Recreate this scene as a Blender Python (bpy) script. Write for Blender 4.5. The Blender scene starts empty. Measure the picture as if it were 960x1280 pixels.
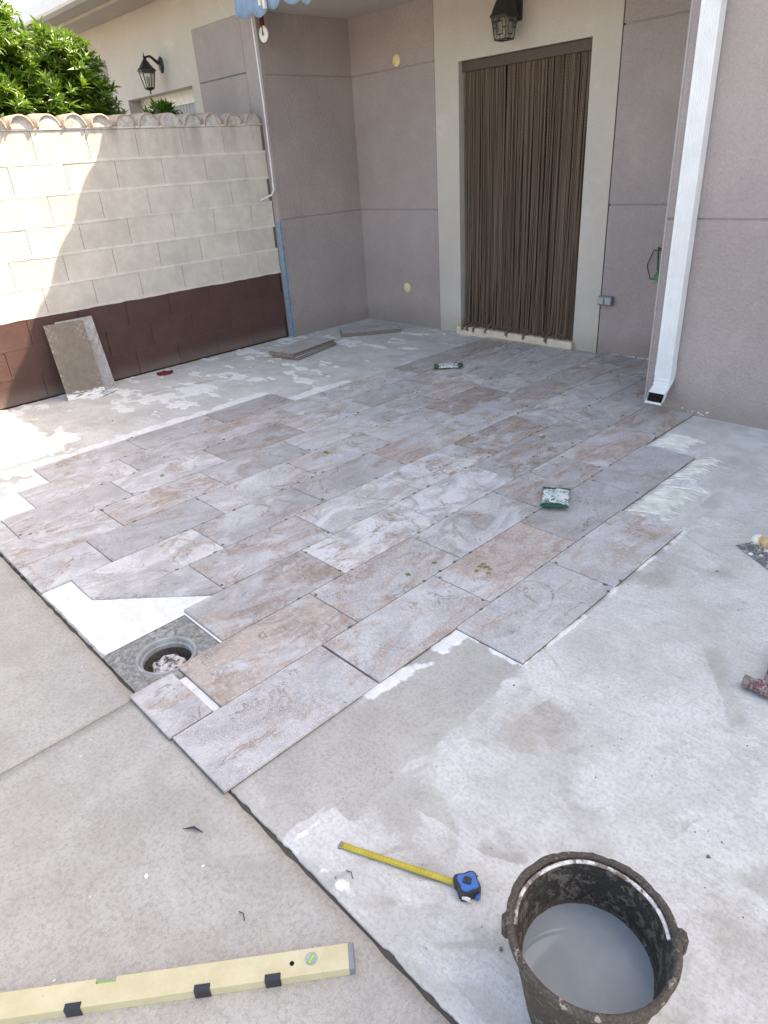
import bpy, bmesh, math, random
import numpy as np
from mathutils import Vector, Matrix
R = math.radians
random.seed(7)
rng = np.random.default_rng(11)
scene = bpy.context.scene
col = scene.collection

# ------------------------------------------------------------------ camera
cam_d = bpy.data.cameras.new('camera'); cam = bpy.data.objects.new('camera', cam_d); col.objects.link(cam)
cam_d.sensor_fit = 'VERTICAL'; cam_d.sensor_height = 24.0; cam_d.lens = 24.0*845.34/1280.0
cam_d.clip_start = 0.02; cam_d.clip_end = 3000
right = Vector((0.69570735, 0.7156147, -0.0623449)); down = Vector((0.29255863, -0.36154507, -0.88526528)); fwd = Vector((-0.65604933, 0.59764602, -0.46088882))
m3 = Matrix((right, -down, -fwd)).transposed()
cam.matrix_world = Matrix.Translation((1.034, -1.700, 1.547)) @ m3.to_4x4()
scene.camera = cam

# ------------------------------------------------------------------ sky, sun, exposure
SUN = Vector((0.37, 0.70, 1.0)).normalized()          # towards the sun
world = bpy.data.worlds.new('World'); scene.world = world; world.use_nodes = True
wt = world.node_tree; bg = wt.nodes['Background']
sky = wt.nodes.new('ShaderNodeTexSky'); sky.sky_type = 'NISHITA'; sky.sun_disc = False
sky.sun_elevation = math.asin(SUN.z); sky.sun_rotation = math.atan2(SUN.x, SUN.y)
sky.air_density = 1.0; sky.dust_density = 2.5; sky.ozone_density = 1.0
wt.links.new(sky.outputs[0], bg.inputs[0]); bg.inputs[1].default_value = 0.13
sun_d = bpy.data.lights.new('sun', 'SUN'); sun_d.energy = 3.0; sun_d.angle = R(0.53); sun_d.color = (1.0, 0.95, 0.87)
sun = bpy.data.objects.new('sun', sun_d); col.objects.link(sun); sun.location = (6, 12, 18)
sun.rotation_euler = SUN.to_track_quat('Z', 'Y').to_euler()
scene.view_settings.view_transform = 'Standard'; scene.view_settings.look = 'None'
scene.view_settings.exposure = 2.38; scene.view_settings.gamma = 1.0; scene.view_settings.use_curve_mapping = False
scene.view_settings.use_white_balance = True; scene.view_settings.white_balance_temperature = 8500; scene.view_settings.white_balance_tint = 12

# ------------------------------------------------------------------ helpers
class MB:
    def __init__(s): s.v = []; s.f = []; s.sm = []
    def add(s, vs, fs, smooth=False):
        o = len(s.v); s.v += [tuple(v) for v in vs]
        for f in fs: s.f.append(tuple(i+o for i in f)); s.sm.append(smooth)
        return s
    def box(s, lo, hi, M=None):
        x0,y0,z0 = lo; x1,y1,z1 = hi
        vs = [(x0,y0,z0),(x1,y0,z0),(x1,y1,z0),(x0,y1,z0),(x0,y0,z1),(x1,y0,z1),(x1,y1,z1),(x0,y1,z1)]
        if M is not None: vs = [M @ Vector(v) for v in vs]
        return s.add(vs, [(0,3,2,1),(4,5,6,7),(0,1,5,4),(1,2,6,5),(2,3,7,6),(3,0,4,7)])
    def cbox(s, lo, hi, b, M=None):
        """box with chamfered edges"""
        bm = bmesh.new(); bmesh.ops.create_cube(bm, size=1)
        c = [(a+d)/2 for a, d in zip(lo, hi)]; e = [d-a for a, d in zip(lo, hi)]
        for v in bm.verts: v.co = Vector((c[0]+v.co.x*e[0], c[1]+v.co.y*e[1], c[2]+v.co.z*e[2]))
        bmesh.ops.bevel(bm, geom=bm.edges[:], offset=b, segments=1, affect='EDGES')
        bm.verts.index_update()
        vs = [v.co.copy() for v in bm.verts]; fs = [[v.index for v in f.verts] for f in bm.faces]; bm.free()
        if M is not None: vs = [M @ v for v in vs]
        return s.add(vs, fs)
    def prism(s, poly, z0, z1, b=0.0, M=None):
        """polygon (ccw) extruded from z0 to z1 with a small top chamfer"""
        n = len(poly); cx = sum(p[0] for p in poly)/n; cy = sum(p[1] for p in poly)/n
        rings = [[(p[0], p[1], z0) for p in poly], [(p[0], p[1], z1-b) for p in poly]]
        if b > 0:
            t = []
            for p in poly:
                d = Vector((p[0]-cx, p[1]-cy)); l = max(d.length, 1e-6); k = max(0, (l-1.5*b)/l); t.append((cx+d.x*k, cy+d.y*k, z1))
            rings.append(t)
        vs = sum(rings, []); fs = [tuple(reversed(range(n)))]
        for k in range(len(rings)-1):
            for i in range(n):
                j = (i+1) % n; fs.append((k*n+i, k*n+j, (k+1)*n+j, (k+1)*n+i))
        fs.append(tuple(range((len(rings)-1)*n, len(rings)*n)))
        if M is not None: vs = [M @ Vector(v) for v in vs]
        return s.add(vs, fs)
    def tube(s, pts, r, sides=6, caps=True, smooth=True, squash=None):
        pts = [Vector(p) for p in pts]; n = len(pts); rr = r if hasattr(r, '__len__') else [r]*n
        vs = []; up = None
        for i, p in enumerate(pts):
            t = (pts[min(i+1, n-1)] - pts[max(i-1, 0)]).normalized()
            if up is None:
                up = Vector((0,0,1)) if abs(t.z) < .9 else Vector((1,0,0))
            a = t.cross(up)
            if a.length < 1e-5: a = t.cross(Vector((0,1,0)))
            a.normalize(); b = a.cross(t).normalized(); up = b
            for k in range(sides):
                an = 2*math.pi*k/sides
                vs.append(p + (a*math.cos(an)+b*math.sin(an)*(squash or 1))*rr[i])
        fs = []
        for i in range(n-1):
            for k in range(sides):
                k2 = (k+1) % sides; fs.append((i*sides+k, i*sides+k2, (i+1)*sides+k2, (i+1)*sides+k))
        s.add(vs, fs, smooth)
        if caps:
            s.add(vs[:sides], [tuple(reversed(range(sides)))]); s.add(vs[-sides:], [tuple(range(sides))])
        return s
    def lathe(s, prof, c=(0,0,0), n=32, M=None, smooth=True):
        vs = []
        for (r, z) in prof:
            for k in range(n):
                a = 2*math.pi*k/n; vs.append(Vector((c[0]+r*math.cos(a), c[1]+r*math.sin(a), c[2]+z)))
        if M is not None: vs = [M @ v for v in vs]
        fs = []
        for i in range(len(prof)-1):
            for k in range(n):
                k2 = (k+1) % n; fs.append((i*n+k, i*n+k2, (i+1)*n+k2, (i+1)*n+k))
        return s.add(vs, fs, smooth)
    def mesh(s, name, m):
        me = bpy.data.meshes.new(name); me.from_pydata(s.v, [], s.f)
        me.polygons.foreach_set('use_smooth', s.sm)
        if m: me.materials.append(m)
        me.update(); return me
    def build(s, name, m, parent=None, loc=(0,0,0), rot=(0,0,0)):
        return link(name, s.mesh(name, m), parent, loc, rot)
def link(name, me, parent=None, loc=(0,0,0), rot=(0,0,0)):
    o = bpy.data.objects.new(name, me); col.objects.link(o); o.parent = parent; o.location = loc; o.rotation_euler = rot
    return o
def empty(name, loc=(0,0,0), rz=0):
    o = bpy.data.objects.new(name, None); col.objects.link(o); o.location = loc; o.rotation_euler = (0,0,rz); o.empty_display_size = .1
    return o
def tag(o, label=None, cat=None, group=None, kind=None):
    if label: o['label'] = label
    if cat: o['category'] = cat
    if group: o['group'] = group
    if kind: o['kind'] = kind
    return o
def box(name, lo, hi, m, parent=None, b=0):
    mb = MB(); (mb.cbox(lo, hi, b) if b else mb.box(lo, hi)); return mb.build(name, m, parent)

# numpy value noise
_perm = rng.random((256, 256))
def vnoise(x, y):
    xi = np.floor(x).astype(int); yi = np.floor(y).astype(int); fx = x-xi; fy = y-yi
    fx = fx*fx*(3-2*fx); fy = fy*fy*(3-2*fy)
    g = lambda a, b: _perm[a & 255, b & 255]
    return (g(xi,yi)*(1-fx)+g(xi+1,yi)*fx)*(1-fy) + (g(xi,yi+1)*(1-fx)+g(xi+1,yi+1)*fx)*fy
def fbm(x, y, s, o=4, seed=0):
    t = 0; a = .5; k = s; x = x+seed*17.3; y = y+seed*9.1
    for _ in range(o): t = t+a*vnoise(x*k, y*k); a *= .5; k *= 2.03
    return t/(1-.5**o)
def sst(a, b, x):
    t = np.clip((x-a)/(b-a), 0, 1); return t*t*(3-2*t)

# ------------------------------------------------------------------ material toolkit
class NT:
    def __init__(s, name, rough=.6, spec=.4, metal=0):
        s.m = bpy.data.materials.new(name); s.m.use_nodes = True; s.t = s.m.node_tree
        s.b = s.t.nodes['Principled BSDF']; s.b.inputs['Roughness'].default_value = rough
        s.b.inputs['Specular IOR Level'].default_value = spec; s.b.inputs['Metallic'].default_value = metal
        s.tc = s.t.nodes.new('ShaderNodeTexCoord')
    def L(s, a, b): s.t.links.new(a, b)
    def set(s, sock, v):
        if hasattr(v, 'node'): s.L(v, sock)
        elif isinstance(v, (tuple, list)) and len(v) == 3 and sock.type == 'RGBA': sock.default_value = (*v, 1)
        else: sock.default_value = v
    def obj(s): return s.tc.outputs['Object']
    def scale(s, v, sc, off=None):
        n = s.t.nodes.new('ShaderNodeMapping'); s.L(v, n.inputs[0]); n.inputs['Scale'].default_value = sc
        if off is not None: s.set(n.inputs['Location'], off)
        return n.outputs[0]
    def rotz(s, v, a, sc=(1,1,1)):
        n = s.t.nodes.new('ShaderNodeMapping'); s.L(v, n.inputs[0]); n.inputs['Rotation'].default_value = (0,0,a); n.inputs['Scale'].default_value = sc
        return n.outputs[0]
    def noise(s, v, scale, detail=4, rough=.55, dist=0, colr=False):
        n = s.t.nodes.new('ShaderNodeTexNoise'); s.L(v, n.inputs['Vector']); n.inputs['Scale'].default_value = scale
        n.inputs['Detail'].default_value = detail; n.inputs['Roughness'].default_value = rough; n.inputs['Distortion'].default_value = dist
        return n.outputs['Color' if colr else 'Fac']
    def vor(s, v, scale, feat='F1', out='Distance'):
        n = s.t.nodes.new('ShaderNodeTexVoronoi'); n.feature = feat; s.L(v, n.inputs['Vector']); n.inputs['Scale'].default_value = scale
        return n.outputs[out]
    def wave(s, v, scale, dist=0, det=2, axis='X'):
        n = s.t.nodes.new('ShaderNodeTexWave'); n.bands_direction = axis; s.L(v, n.inputs['Vector']); n.inputs['Scale'].default_value = scale
        n.inputs['Distortion'].default_value = dist; n.inputs['Detail'].default_value = det
        return n.outputs['Fac']
    def math(s, op, a, b=0.0, c=0.0, clamp=False):
        n = s.t.nodes.new('ShaderNodeMath'); n.operation = op; n.use_clamp = clamp
        s.set(n.inputs[0], a); s.set(n.inputs[1], b); s.set(n.inputs[2], c); return n.outputs[0]
    def ss(s, x, a, b, lo=0.0, hi=1.0):
        n = s.t.nodes.new('ShaderNodeMapRange'); n.interpolation_type = 'SMOOTHSTEP'
        s.set(n.inputs[0], x); s.set(n.inputs[1], a); s.set(n.inputs[2], b); s.set(n.inputs[3], lo); s.set(n.inputs[4], hi); return n.outputs[0]
    def mix(s, f, a, b, mode='MIX'):
        n = s.t.nodes.new('ShaderNodeMix'); n.data_type = 'RGBA'; n.blend_type = mode
        s.set(n.inputs[0], f); s.set(n.inputs[6], a); s.set(n.inputs[7], b); return n.outputs[2]
    def sep(s, v):
        n = s.t.nodes.new('ShaderNodeSeparateXYZ'); s.L(v, n.inputs[0]); return n.outputs
    def sepc(s, v):
        n = s.t.nodes.new('ShaderNodeSeparateColor'); s.L(v, n.inputs[0]); return n.outputs
    def info(s): 
        n = s.t.nodes.new('ShaderNodeObjectInfo'); return n.outputs
    def attr(s, name):
        n = s.t.nodes.new('ShaderNodeAttribute'); n.attribute_name = name; return n.outputs
    def vadd(s, a, b):
        n = s.t.nodes.new('ShaderNodeVectorMath'); n.operation = 'ADD'; s.set(n.inputs[0], a); s.set(n.inputs[1], b); return n.outputs[0]
    def bump(s, h, strength=.3, dist=.002):
        n = s.t.nodes.new('ShaderNodeBump'); s.set(n.inputs['Height'], h); n.inputs['Strength'].default_value = strength; n.inputs['Distance'].default_value = dist
        s.L(n.outputs[0], s.b.inputs['Normal'])
    def col(s, c): s.set(s.b.inputs['Base Color'], c); return s
    def rough(s, r): s.set(s.b.inputs['Roughness'], r)

M = {}
def plain(key, c, rough=.5, spec=.4, metal=0, var=.12, scale=30, bump=0):
    n = NT(key, rough, spec, metal); v = n.obj()
    f = n.noise(v, scale, 4)
    n.col(n.mix(n.ss(f, .3, .7), tuple(x*(1-var) for x in c), tuple(min(1, x*(1+var)) for x in c)))
    if bump: n.bump(n.noise(v, scale*3, 3), bump, .002)
    M[key] = n.m; return n.m

def stucco(key, c, grain=140, stain=.12, base_dirt=True):
    n = NT(key, .92, .15); v = n.obj()
    g = n.noise(v, grain, 3, .6); big = n.noise(v, 1.3, 5, .6); streak = n.noise(n.scale(v, (5, 5, .5)), 1.5, 4, .6)
    cc = n.mix(n.ss(big, .3, .75), tuple(x*(1-stain) for x in c), tuple(x*(1+stain*.5) for x in c))
    cc = n.mix(n.ss(streak, .5, .85, 0, .18), cc, tuple(x*.72 for x in c))
    cc = n.mix(n.ss(g, .35, .7, .12, 0), cc, (.05,.045,.04))
    scuff = n.noise(v, 9, 6, .7)
    cc = n.mix(n.ss(scuff, .66, .76, 0, .4), cc, tuple(x*.6 for x in c)); cc = n.mix(n.ss(n.noise(v, 3.3, 7, .7, .5), .54, .72, 0, .28), cc, tuple(min(1, x*1.22) for x in c)); cc = n.mix(n.ss(n.noise(n.scale(v, (1,1,1), (4,7,2)), 2.1, 7, .7, .5), .56, .74, 0, .25), cc, tuple(x*.7 for x in c))
    if base_dirt:       # rain splash dirt along the foot of the wall
        z = n.sep(v)[2]; d = n.math('ADD', n.math('MULTIPLY', big, .35), z)
        cc = n.mix(n.ss(d, .18, .42, .45, 0), cc, (c[0]*.62, c[1]*.6, c[2]*.52))
    n.col(cc)
    n.bump(n.math('ADD', g, n.math('MULTIPLY', n.vor(v, grain*.55), .6)), .8, .006)
    M[key] = n.m
stucco('mauve', (.385, .336, .333), 95); stucco('cream', (.575, .535, .495), 170, .07); stucco('ceiling', (.52, .49, .45), 170, .06, False)
stucco('edge_bead', (.47, .43, .42), 170, .05, False)

def concrete(key, attr=True):
    n = NT(key, .85, .25); v = n.obj()
    big = n.noise(v, .9, 6, .6); mid = n.noise(v, 6, 6, .65); fine = n.noise(v, 90, 4, .7); sp = n.noise(v, 520, 2, .5)
    diag = n.noise(n.rotz(v, R(38), (230, 60, 1)), 1.0, 3, .6)
    pit = n.vor(v, 150)
    c = n.mix(n.ss(mid, .3, .7), (.345, .323, .292), (.44, .418, .383))
    c = n.mix(n.ss(big, .35, .7, 0, .5), c, (.42, .41, .39))
    c = n.mix(n.ss(fine, .38, .54, .42, 0), c, (.22, .205, .185))
    c = n.mix(n.ss(n.noise(v, 33, 6, .8), .56, .72, 0, .22), c, (.29, .27, .24))
    c = n.mix(n.ss(sp, .52, .66, 0, .42), c, (.60, .575, .54)); c = n.mix(n.ss(sp, .34, .46, .32, 0), c, (.24, .222, .2)); c = n.mix(n.ss(n.noise(v, 1.6, 7, .7, .8), .52, .68, 0, .4), c, (.355, .325, .285)); c = n.mix(n.ss(n.noise(n.scale(v, (1,1,1), (9,3,0)), 2.3, 7, .72, .6), .54, .66, 0, .35), c, (.53, .515, .485))
    c = n.mix(n.ss(pit, .05, .14, .32, 0), c, (.13, .12, .11))
    c = n.mix(n.ss(diag, .5, .7, 0, .22), c, (.2, .185, .165))
    if attr:
        a = n.attr('mask'); s4 = n.sepc(a['Color']); al = a['Alpha']
        # blue-grey older screed
        c = n.mix(n.math('MULTIPLY', al, .85), c, n.mix(n.ss(mid, .3, .72), (.45,.45,.432), (.645,.642,.62)))
        # slurry: thin brushed whitish film
        wrp = n.vadd(v, n.scale(n.noise(v, 1.1, 2, .5, 0, True), (.16, .16, 0)))
        brush = n.noise(n.rotz(wrp, R(24), (8, 38, 1)), 1.0, 7, .75, .4); brush2 = n.noise(n.rotz(wrp, R(-52), (14, 60, 1)), 1.0, 6, .75, .4)
        blot = n.noise(v, 3.2, 7, .68, .5); where = n.ss(n.noise(v, 2.6, 4, .6), .42, .58)
        sl = n.mix(n.ss(blot, .3, .68), (.44,.428,.405), (.62,.612,.595))
        sl = n.mix(n.math('MULTIPLY', n.ss(brush, .46, .66, 0, .5), where), sl, (.70,.695,.68)); sl = n.mix(n.math('MULTIPLY', n.ss(brush2, .50, .68, 0, .55), n.math('SUBTRACT', 1, where)), sl, (.36,.352,.335))
        sl = n.mix(n.ss(n.noise(v, 26, 7, .78), .54, .68, 0, .5), sl, (.33,.315,.29))
        sl = n.mix(n.ss(n.noise(v, 8, 7, .78, .6), .60, .70, 0, .55), sl, (.74,.74,.73))
        broom = n.noise(n.rotz(v, R(-66), (9, 210, 1)), 1.0, 4, .65); bw_ = n.ss(n.noise(n.scale(v, (1,1,1), (3,5,0)), 3.0, 4, .6), .47, .56)
        sl = n.mix(n.math('MULTIPLY', n.ss(broom, .52, .64, 0, .34), bw_), sl, (.38,.365,.34)); sl = n.mix(n.math('MULTIPLY', n.ss(broom, .36, .46, .25, 0), bw_), sl, (.70,.69,.67))
        scr = n.math('ABSOLUTE', n.math('SUBTRACT', n.noise(n.rotz(v, R(31), (2.2, 9, 1)), 1.0, 5, .6, 1.0), .5)); sl = n.mix(n.math('MULTIPLY', n.ss(scr, .0, .006, .4, 0), n.ss(n.noise(v, 5, 3), .5, .6)), sl, (.78,.78,.77))
        scr2 = n.math('ABSOLUTE', n.math('SUBTRACT', n.noise(n.rotz(v, R(-70), (2.6, 7, 1)), 1.0, 5, .65, 1.2), .5)); sl = n.mix(n.math('MULTIPLY', n.ss(scr2, .0, .004, .3, 0), n.ss(n.noise(v, 4, 3), .5, .62)), sl, (.27,.25,.225))
        sl = n.mix(n.ss(pit, .04, .12, .5, 0), sl, (.23,.21,.19)); sl = n.mix(n.ss(fine, .36, .56, .42, 0), sl, (.32,.305,.285)); sl = n.mix(n.ss(sp, .52, .66, 0, .35), sl, (.75,.75,.74))
        m = n.ss(n.math('ADD', s4[0], n.math('MULTIPLY', n.math('SUBTRACT', mid, .5), .9)), .34, .62)
        c = n.mix(m, c, sl)
        # stains
        ms = n.ss(n.math('ADD', s4[2], n.math('MULTIPLY', n.math('SUBTRACT', n.noise(v, 14, 6, .75), .5), 1.3)), .35, .95, 0, .42)
        c = n.mix(ms, c, (.27, .205, .15))
        # thick white adhesive
        ma = n.ss(n.math('ADD', s4[1], n.math('MULTIPLY', n.math('SUBTRACT', n.noise(v, 22, 5, .7), .5), .8)), .42, .58)
        ad = n.mix(n.ss(n.noise(v, 30, 5, .6), .35, .7), (.66,.66,.648), (.77,.77,.76)); ad = n.mix(n.ss(n.noise(n.rotz(v, R(35), (9, 22, 1)), 1.0, 6, .7, .5), .64, .70, 0, .7), ad, (.27,.265,.25)); ad = n.mix(n.ss(n.noise(n.rotz(v, R(-20), (6, 30, 1)), 1.0, 6, .7), .5, .66, 0, .35), ad, (.52,.515,.50))
        c = n.mix(ma, c, ad)
        h = n.math('ADD', n.math('ADD', n.math('MULTIPLY', ma, .9), n.math('MULTIPLY', n.math('MULTIPLY', brush, m), 1.1)), n.math('MULTIPLY', fine, .45))
    else:
        spl = n.ss(n.noise(v, 9, 7, .8), .735, .75); c = n.mix(spl, c, (.72,.71,.69))
        spd = n.ss(n.noise(n.scale(v, (1,1,1), (7.3,2.1,0)), 5, 4, .6), .74, .80, 0, .55); c = n.mix(spd, c, (.16,.155,.14))
        tan = n.ss(n.noise(v, 1.7, 5, .7), .56, .78, 0, .45); c = n.mix(tan, c, (.40,.355,.295))
        h = n.math('ADD', n.math('MULTIPLY', fine, .7), n.math('MULTIPLY', diag, .5))
    n.col(c); n.bump(h, .45, .004); M[key] = n.m
concrete('screed', True); concrete('slab', False)

def tile_mat():
    n = NT('stone_tile', .5, .45); inf = n.info(); oc = n.sepc(inf['Color']); al = inf['Alpha']
    rnd = n.math('MULTIPLY', inf['Random'], 91.0)
    cx = n.t.nodes.new('ShaderNodeCombineXYZ'); n.L(rnd, cx.inputs[0]); n.L(n.math('MULTIPLY', inf['Random'], 57.0), cx.inputs[1]); n.L(n.math('MULTIPLY', inf['Random'], 23.0), cx.inputs[2])
    v = n.vadd(n.obj(), cx.outputs[0])
    vs = n.rotz(v, R(14), (5.5, 2.6, 1)); vst = n.rotz(v, R(-24), (11, 4.2, 1))
    n1 = n.noise(vs, 1.0, 8, .62, 1.3); n2 = n.noise(n.scale(v, (4.5, 3, 1), (3.1, 8.2, 0)), 1.0, 8, .68, 1.6)
    n3 = n.noise(vst, 1.0, 9, .70, 1.9); sp = n.noise(v, 260, 3, .7); sp2 = n.noise(v, 75, 6, .78); grain = n.noise(n.rotz(v, R(-20), (46, 22, 1)), 1.0, 6, .75, 1.2)
    base = n.mix(n.ss(n2, .3, .7), (.335,.322,.325), (.51,.50,.503))
    bl = n.math('SUBTRACT', .76, n.math('MULTIPLY', oc[0], .36)); bm = n.ss(n1, n.math('SUBTRACT', bl, .06), n.math('ADD', bl, .08))
    brown = n.mix(n.ss(n3, .32, .68), (.25,.187,.155), (.46,.385,.335))
    c = n.mix(n.math('MULTIPLY', bm, .92), base, brown)
    wl = n.math('SUBTRACT', .86, n.math('MULTIPLY', oc[1], .42)); wm = n.ss(n2, n.math('SUBTRACT', wl, .09), n.math('ADD', wl, .09))
    c = n.mix(n.math('MULTIPLY', wm, .72), c, (.60,.592,.585))
    # rust streaks
    st = n.math('MULTIPLY', n.ss(n3, .53, .62), n.ss(n.noise(v, 3.5, 4, .6, .8), .42, .54)); st = n.math('MULTIPLY', st, oc[2])
    c = n.mix(n.math('MULTIPLY', st, .95), c, n.mix(grain, (.20,.108,.066), (.40,.27,.185)))
    # wandering veins
    e = n.math('ABSOLUTE', n.math('SUBTRACT', n.noise(v, 3.0, 5, .6, 1.2), .5)); ve = n.ss(e, .0, .014, 1, 0)
    ve = n.math('MULTIPLY', ve, n.ss(n.noise(v, 6, 3, .5), .46, .58)); c = n.mix(n.math('MULTIPLY', ve, .75), c, (.15,.11,.09))
    halo = n.math('MULTIPLY', n.ss(e, .0, .07, 1, 0), n.ss(n.noise(v, 5, 3, .5), .45, .6)); c = n.mix(n.math('MULTIPLY', halo, .45), c, (.30,.205,.15))
    # grain and speckle
    c = n.mix(n.ss(sp2, .52, .66, 0, .5), c, (.60,.59,.585)); c = n.mix(n.ss(sp2, .32, .47, .55, 0), c, (.19,.162,.15))
    c = n.mix(n.math('MULTIPLY', n.ss(sp, .52, .68), n.math('ADD', n.math('MULTIPLY', al, .6), .2)), c, (.62,.61,.615)); c = n.mix(n.math('MULTIPLY', n.ss(sp, .32, .48, 1, 0), n.math('ADD', n.math('MULTIPLY', al, .55), .18)), c, (.18,.16,.155))
    c = n.mix(n.ss(grain, .55, .75, 0, .22), c, (.22,.19,.175))
    # builder's dust
    pos = n.t.nodes.new('ShaderNodeNewGeometry').outputs['Position']
    du = n.noise(n.rotz(pos, R(40), (2, 5, 1)), 1.0, 7, .7, .6); c = n.mix(n.ss(du, .62, .74, 0, .38), c, (.72,.715,.70))
    c = n.mix(1.0, c, n.ss(inf['Random'], 0, 1, .90, 1.15), 'MULTIPLY')
    n.col(c); n.rough(n.ss(n2, .3, .7, .42, .62))
    hh = n.math('ADD', n.math('MULTIPLY', n3, 1.0), n.math('ADD', n.math('MULTIPLY', sp2, .5), n.math('MULTIPLY', sp, .18)))
    n.bump(hh, .35, .004); M['tile'] = n.m
tile_mat()

def tile_back():
    n = NT('tile_back', .8, .2); v = n.obj(); w1 = n.rotz(v, R(45)); 
    a = n.math('ABSOLUTE', n.math('SUBTRACT', n.math('FRACT', n.math('MULTIPLY', n.sep(w1)[0], 30)), .5)); b = n.math('ABSOLUTE', n.math('SUBTRACT', n.math('FRACT', n.math('MULTIPLY', n.sep(w1)[1], 30)), .5))
    ln = n.math('MAXIMUM', n.ss(a, .44, .485), n.ss(b, .44, .485))
    s = n.sep(v); edge = n.math('ADD', n.math('MULTIPLY', n.math('ABSOLUTE', s[0]), 3.2), n.math('MULTIPLY', n.math('ABSOLUTE', s[1]), .9)); nz = n.noise(v, 18, 5, .7)
    wm = n.math('MULTIPLY', n.ss(n.math('ADD', edge, n.math('MULTIPLY', nz, .9)), .86, 1.06), n.ss(n.noise(v, 60, 4, .7), .42, .6))
    c = n.mix(n.ss(nz, .3, .7), (.175,.145,.118), (.215,.18,.15)); c = n.mix(n.math('MULTIPLY', n.math('MULTIPLY', ln, wm), .8), c, (.62,.60,.57))
    bot = n.ss(n.math('ADD', s[1], n.math('MULTIPLY', n.math('SUBTRACT', nz, .5), .10)), -.262, -.238, 1, 0); c = n.mix(n.math('MULTIPLY', bot, n.ss(n.noise(n.rotz(v, R(30), (10, 60, 1)), 1, 3), .38, .5)), c, (.72,.71,.69))
    n.col(c); n.bump(ln, .5, .003); M['tile_back'] = n.m
tile_back()
plain('tile_body', (.20,.165,.135), .85, .2, scale=40, var=.2)

def block_mat(key, c, paint=False):
    n = NT(key, .55 if paint else .9, .4 if paint else .15); v = n.obj(); inf = n.info()
    pos = n.t.nodes.new('ShaderNodeNewGeometry').outputs['Position']
    g = n.noise(pos, 130, 4, .7); mid = n.noise(pos, 7, 6, .65); br = n.ss(inf['Random'], 0, 1, .955, 1.04)
    cc = n.mix(n.ss(mid, .3, .72), tuple(x*.86 for x in c), tuple(min(1, x*1.06) for x in c))
    cc = n.mix(n.ss(g, .30, .5, .30, 0), cc, tuple(x*.45 for x in c))
    st = n.noise(n.scale(pos, (6, 6, .7)), 1.2, 5, .6); z = n.sep(pos)[2]
    if not paint:
        # run-off under the coping
        dirt = n.math('MULTIPLY', n.ss(z, 1.62, 1.9), n.ss(st, .42, .68)); cc = n.mix(n.math('MULTIPLY', dirt, .55), cc, (.23,.21,.185))
        cc = n.mix(n.ss(n.noise(pos, 2.2, 5, .7), .60, .80, 0, .35), cc, (.42,.30,.22))
    else:
        cc = n.mix(n.ss(n.noise(pos, 26, 5, .72), .66, .72, 0, .5), cc, (.30,.25,.22))
        lo = n.ss(n.math('ADD', z, n.math('MULTIPLY', mid, .12)), .06, .20, .5, 0); cc = n.mix(lo, cc, (.20,.16,.14))
    mul = n.mix(1.0, cc, br, 'MULTIPLY'); n.col(mul); n.bump(n.math('ADD', g, n.math('MULTIPLY', n.vor(pos, 90), .7)), .5, .004); M[key] = n.m
block_mat('block', (.585,.545,.49)); block_mat('mortar', (.64,.61,.572)); block_mat('brown_paint', (.085,.042,.035), True); block_mat('dark_gap', (.16,.14,.12)); plain('brown_gap', (.05,.027,.023), .9, .1)

def coping_mats():
    n = NT('terracotta', .85, .2); v = n.obj(); pos = n.t.nodes.new('ShaderNodeNewGeometry').outputs['Position']; f = n.noise(pos, 14, 6, .7)
    c = n.mix(n.ss(f, .3, .7), (.30,.14,.085), (.46,.25,.16)); c = n.mix(n.ss(n.noise(pos, 25, 5, .7), .36, .52, 0, .92), c, (.40,.37,.325)); n.col(c); n.bump(n.noise(pos, 120, 3), .4, .003); M['terracotta'] = n.m
    n = NT('fill_mortar', .9, .15); pos = n.t.nodes.new('ShaderNodeNewGeometry').outputs['Position']
    c = n.mix(n.ss(n.noise(pos, 20, 6, .7), .35, .65), (.36,.35,.33), (.55,.54,.51)); c = n.mix(n.ss(n.noise(pos, 55, 4, .7), .55, .7, 0, .6), c, (.2,.18,.15)); n.col(c); n.bump(n.noise(pos, 90, 4), .7, .006); M['fill_mortar'] = n.m
coping_mats()

def leaf_mat(key, a, b):
    n = NT(key, .38, .5); inf = n.info(); g = n.attr('shade')
    pos = n.t.nodes.new('ShaderNodeNewGeometry').outputs['Position']
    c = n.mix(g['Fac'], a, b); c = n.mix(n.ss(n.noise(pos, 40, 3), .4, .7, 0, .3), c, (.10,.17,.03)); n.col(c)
    tr = n.t.nodes.new('ShaderNodeBsdfTranslucent'); n.set(tr.inputs[0], n.mix(.5, c, (.22,.40,.03)))
    mx = n.t.nodes.new('ShaderNodeMixShader'); mx.inputs[0].default_value = .32; n.L(n.b.outputs[0], mx.inputs[1]); n.L(tr.outputs[0], mx.inputs[2])
    n.L(mx.outputs[0], n.t.nodes['Material Output'].inputs[0]); M[key] = n.m
leaf_mat('leaf', (.028,.075,.012), (.09,.19,.022))

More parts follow.
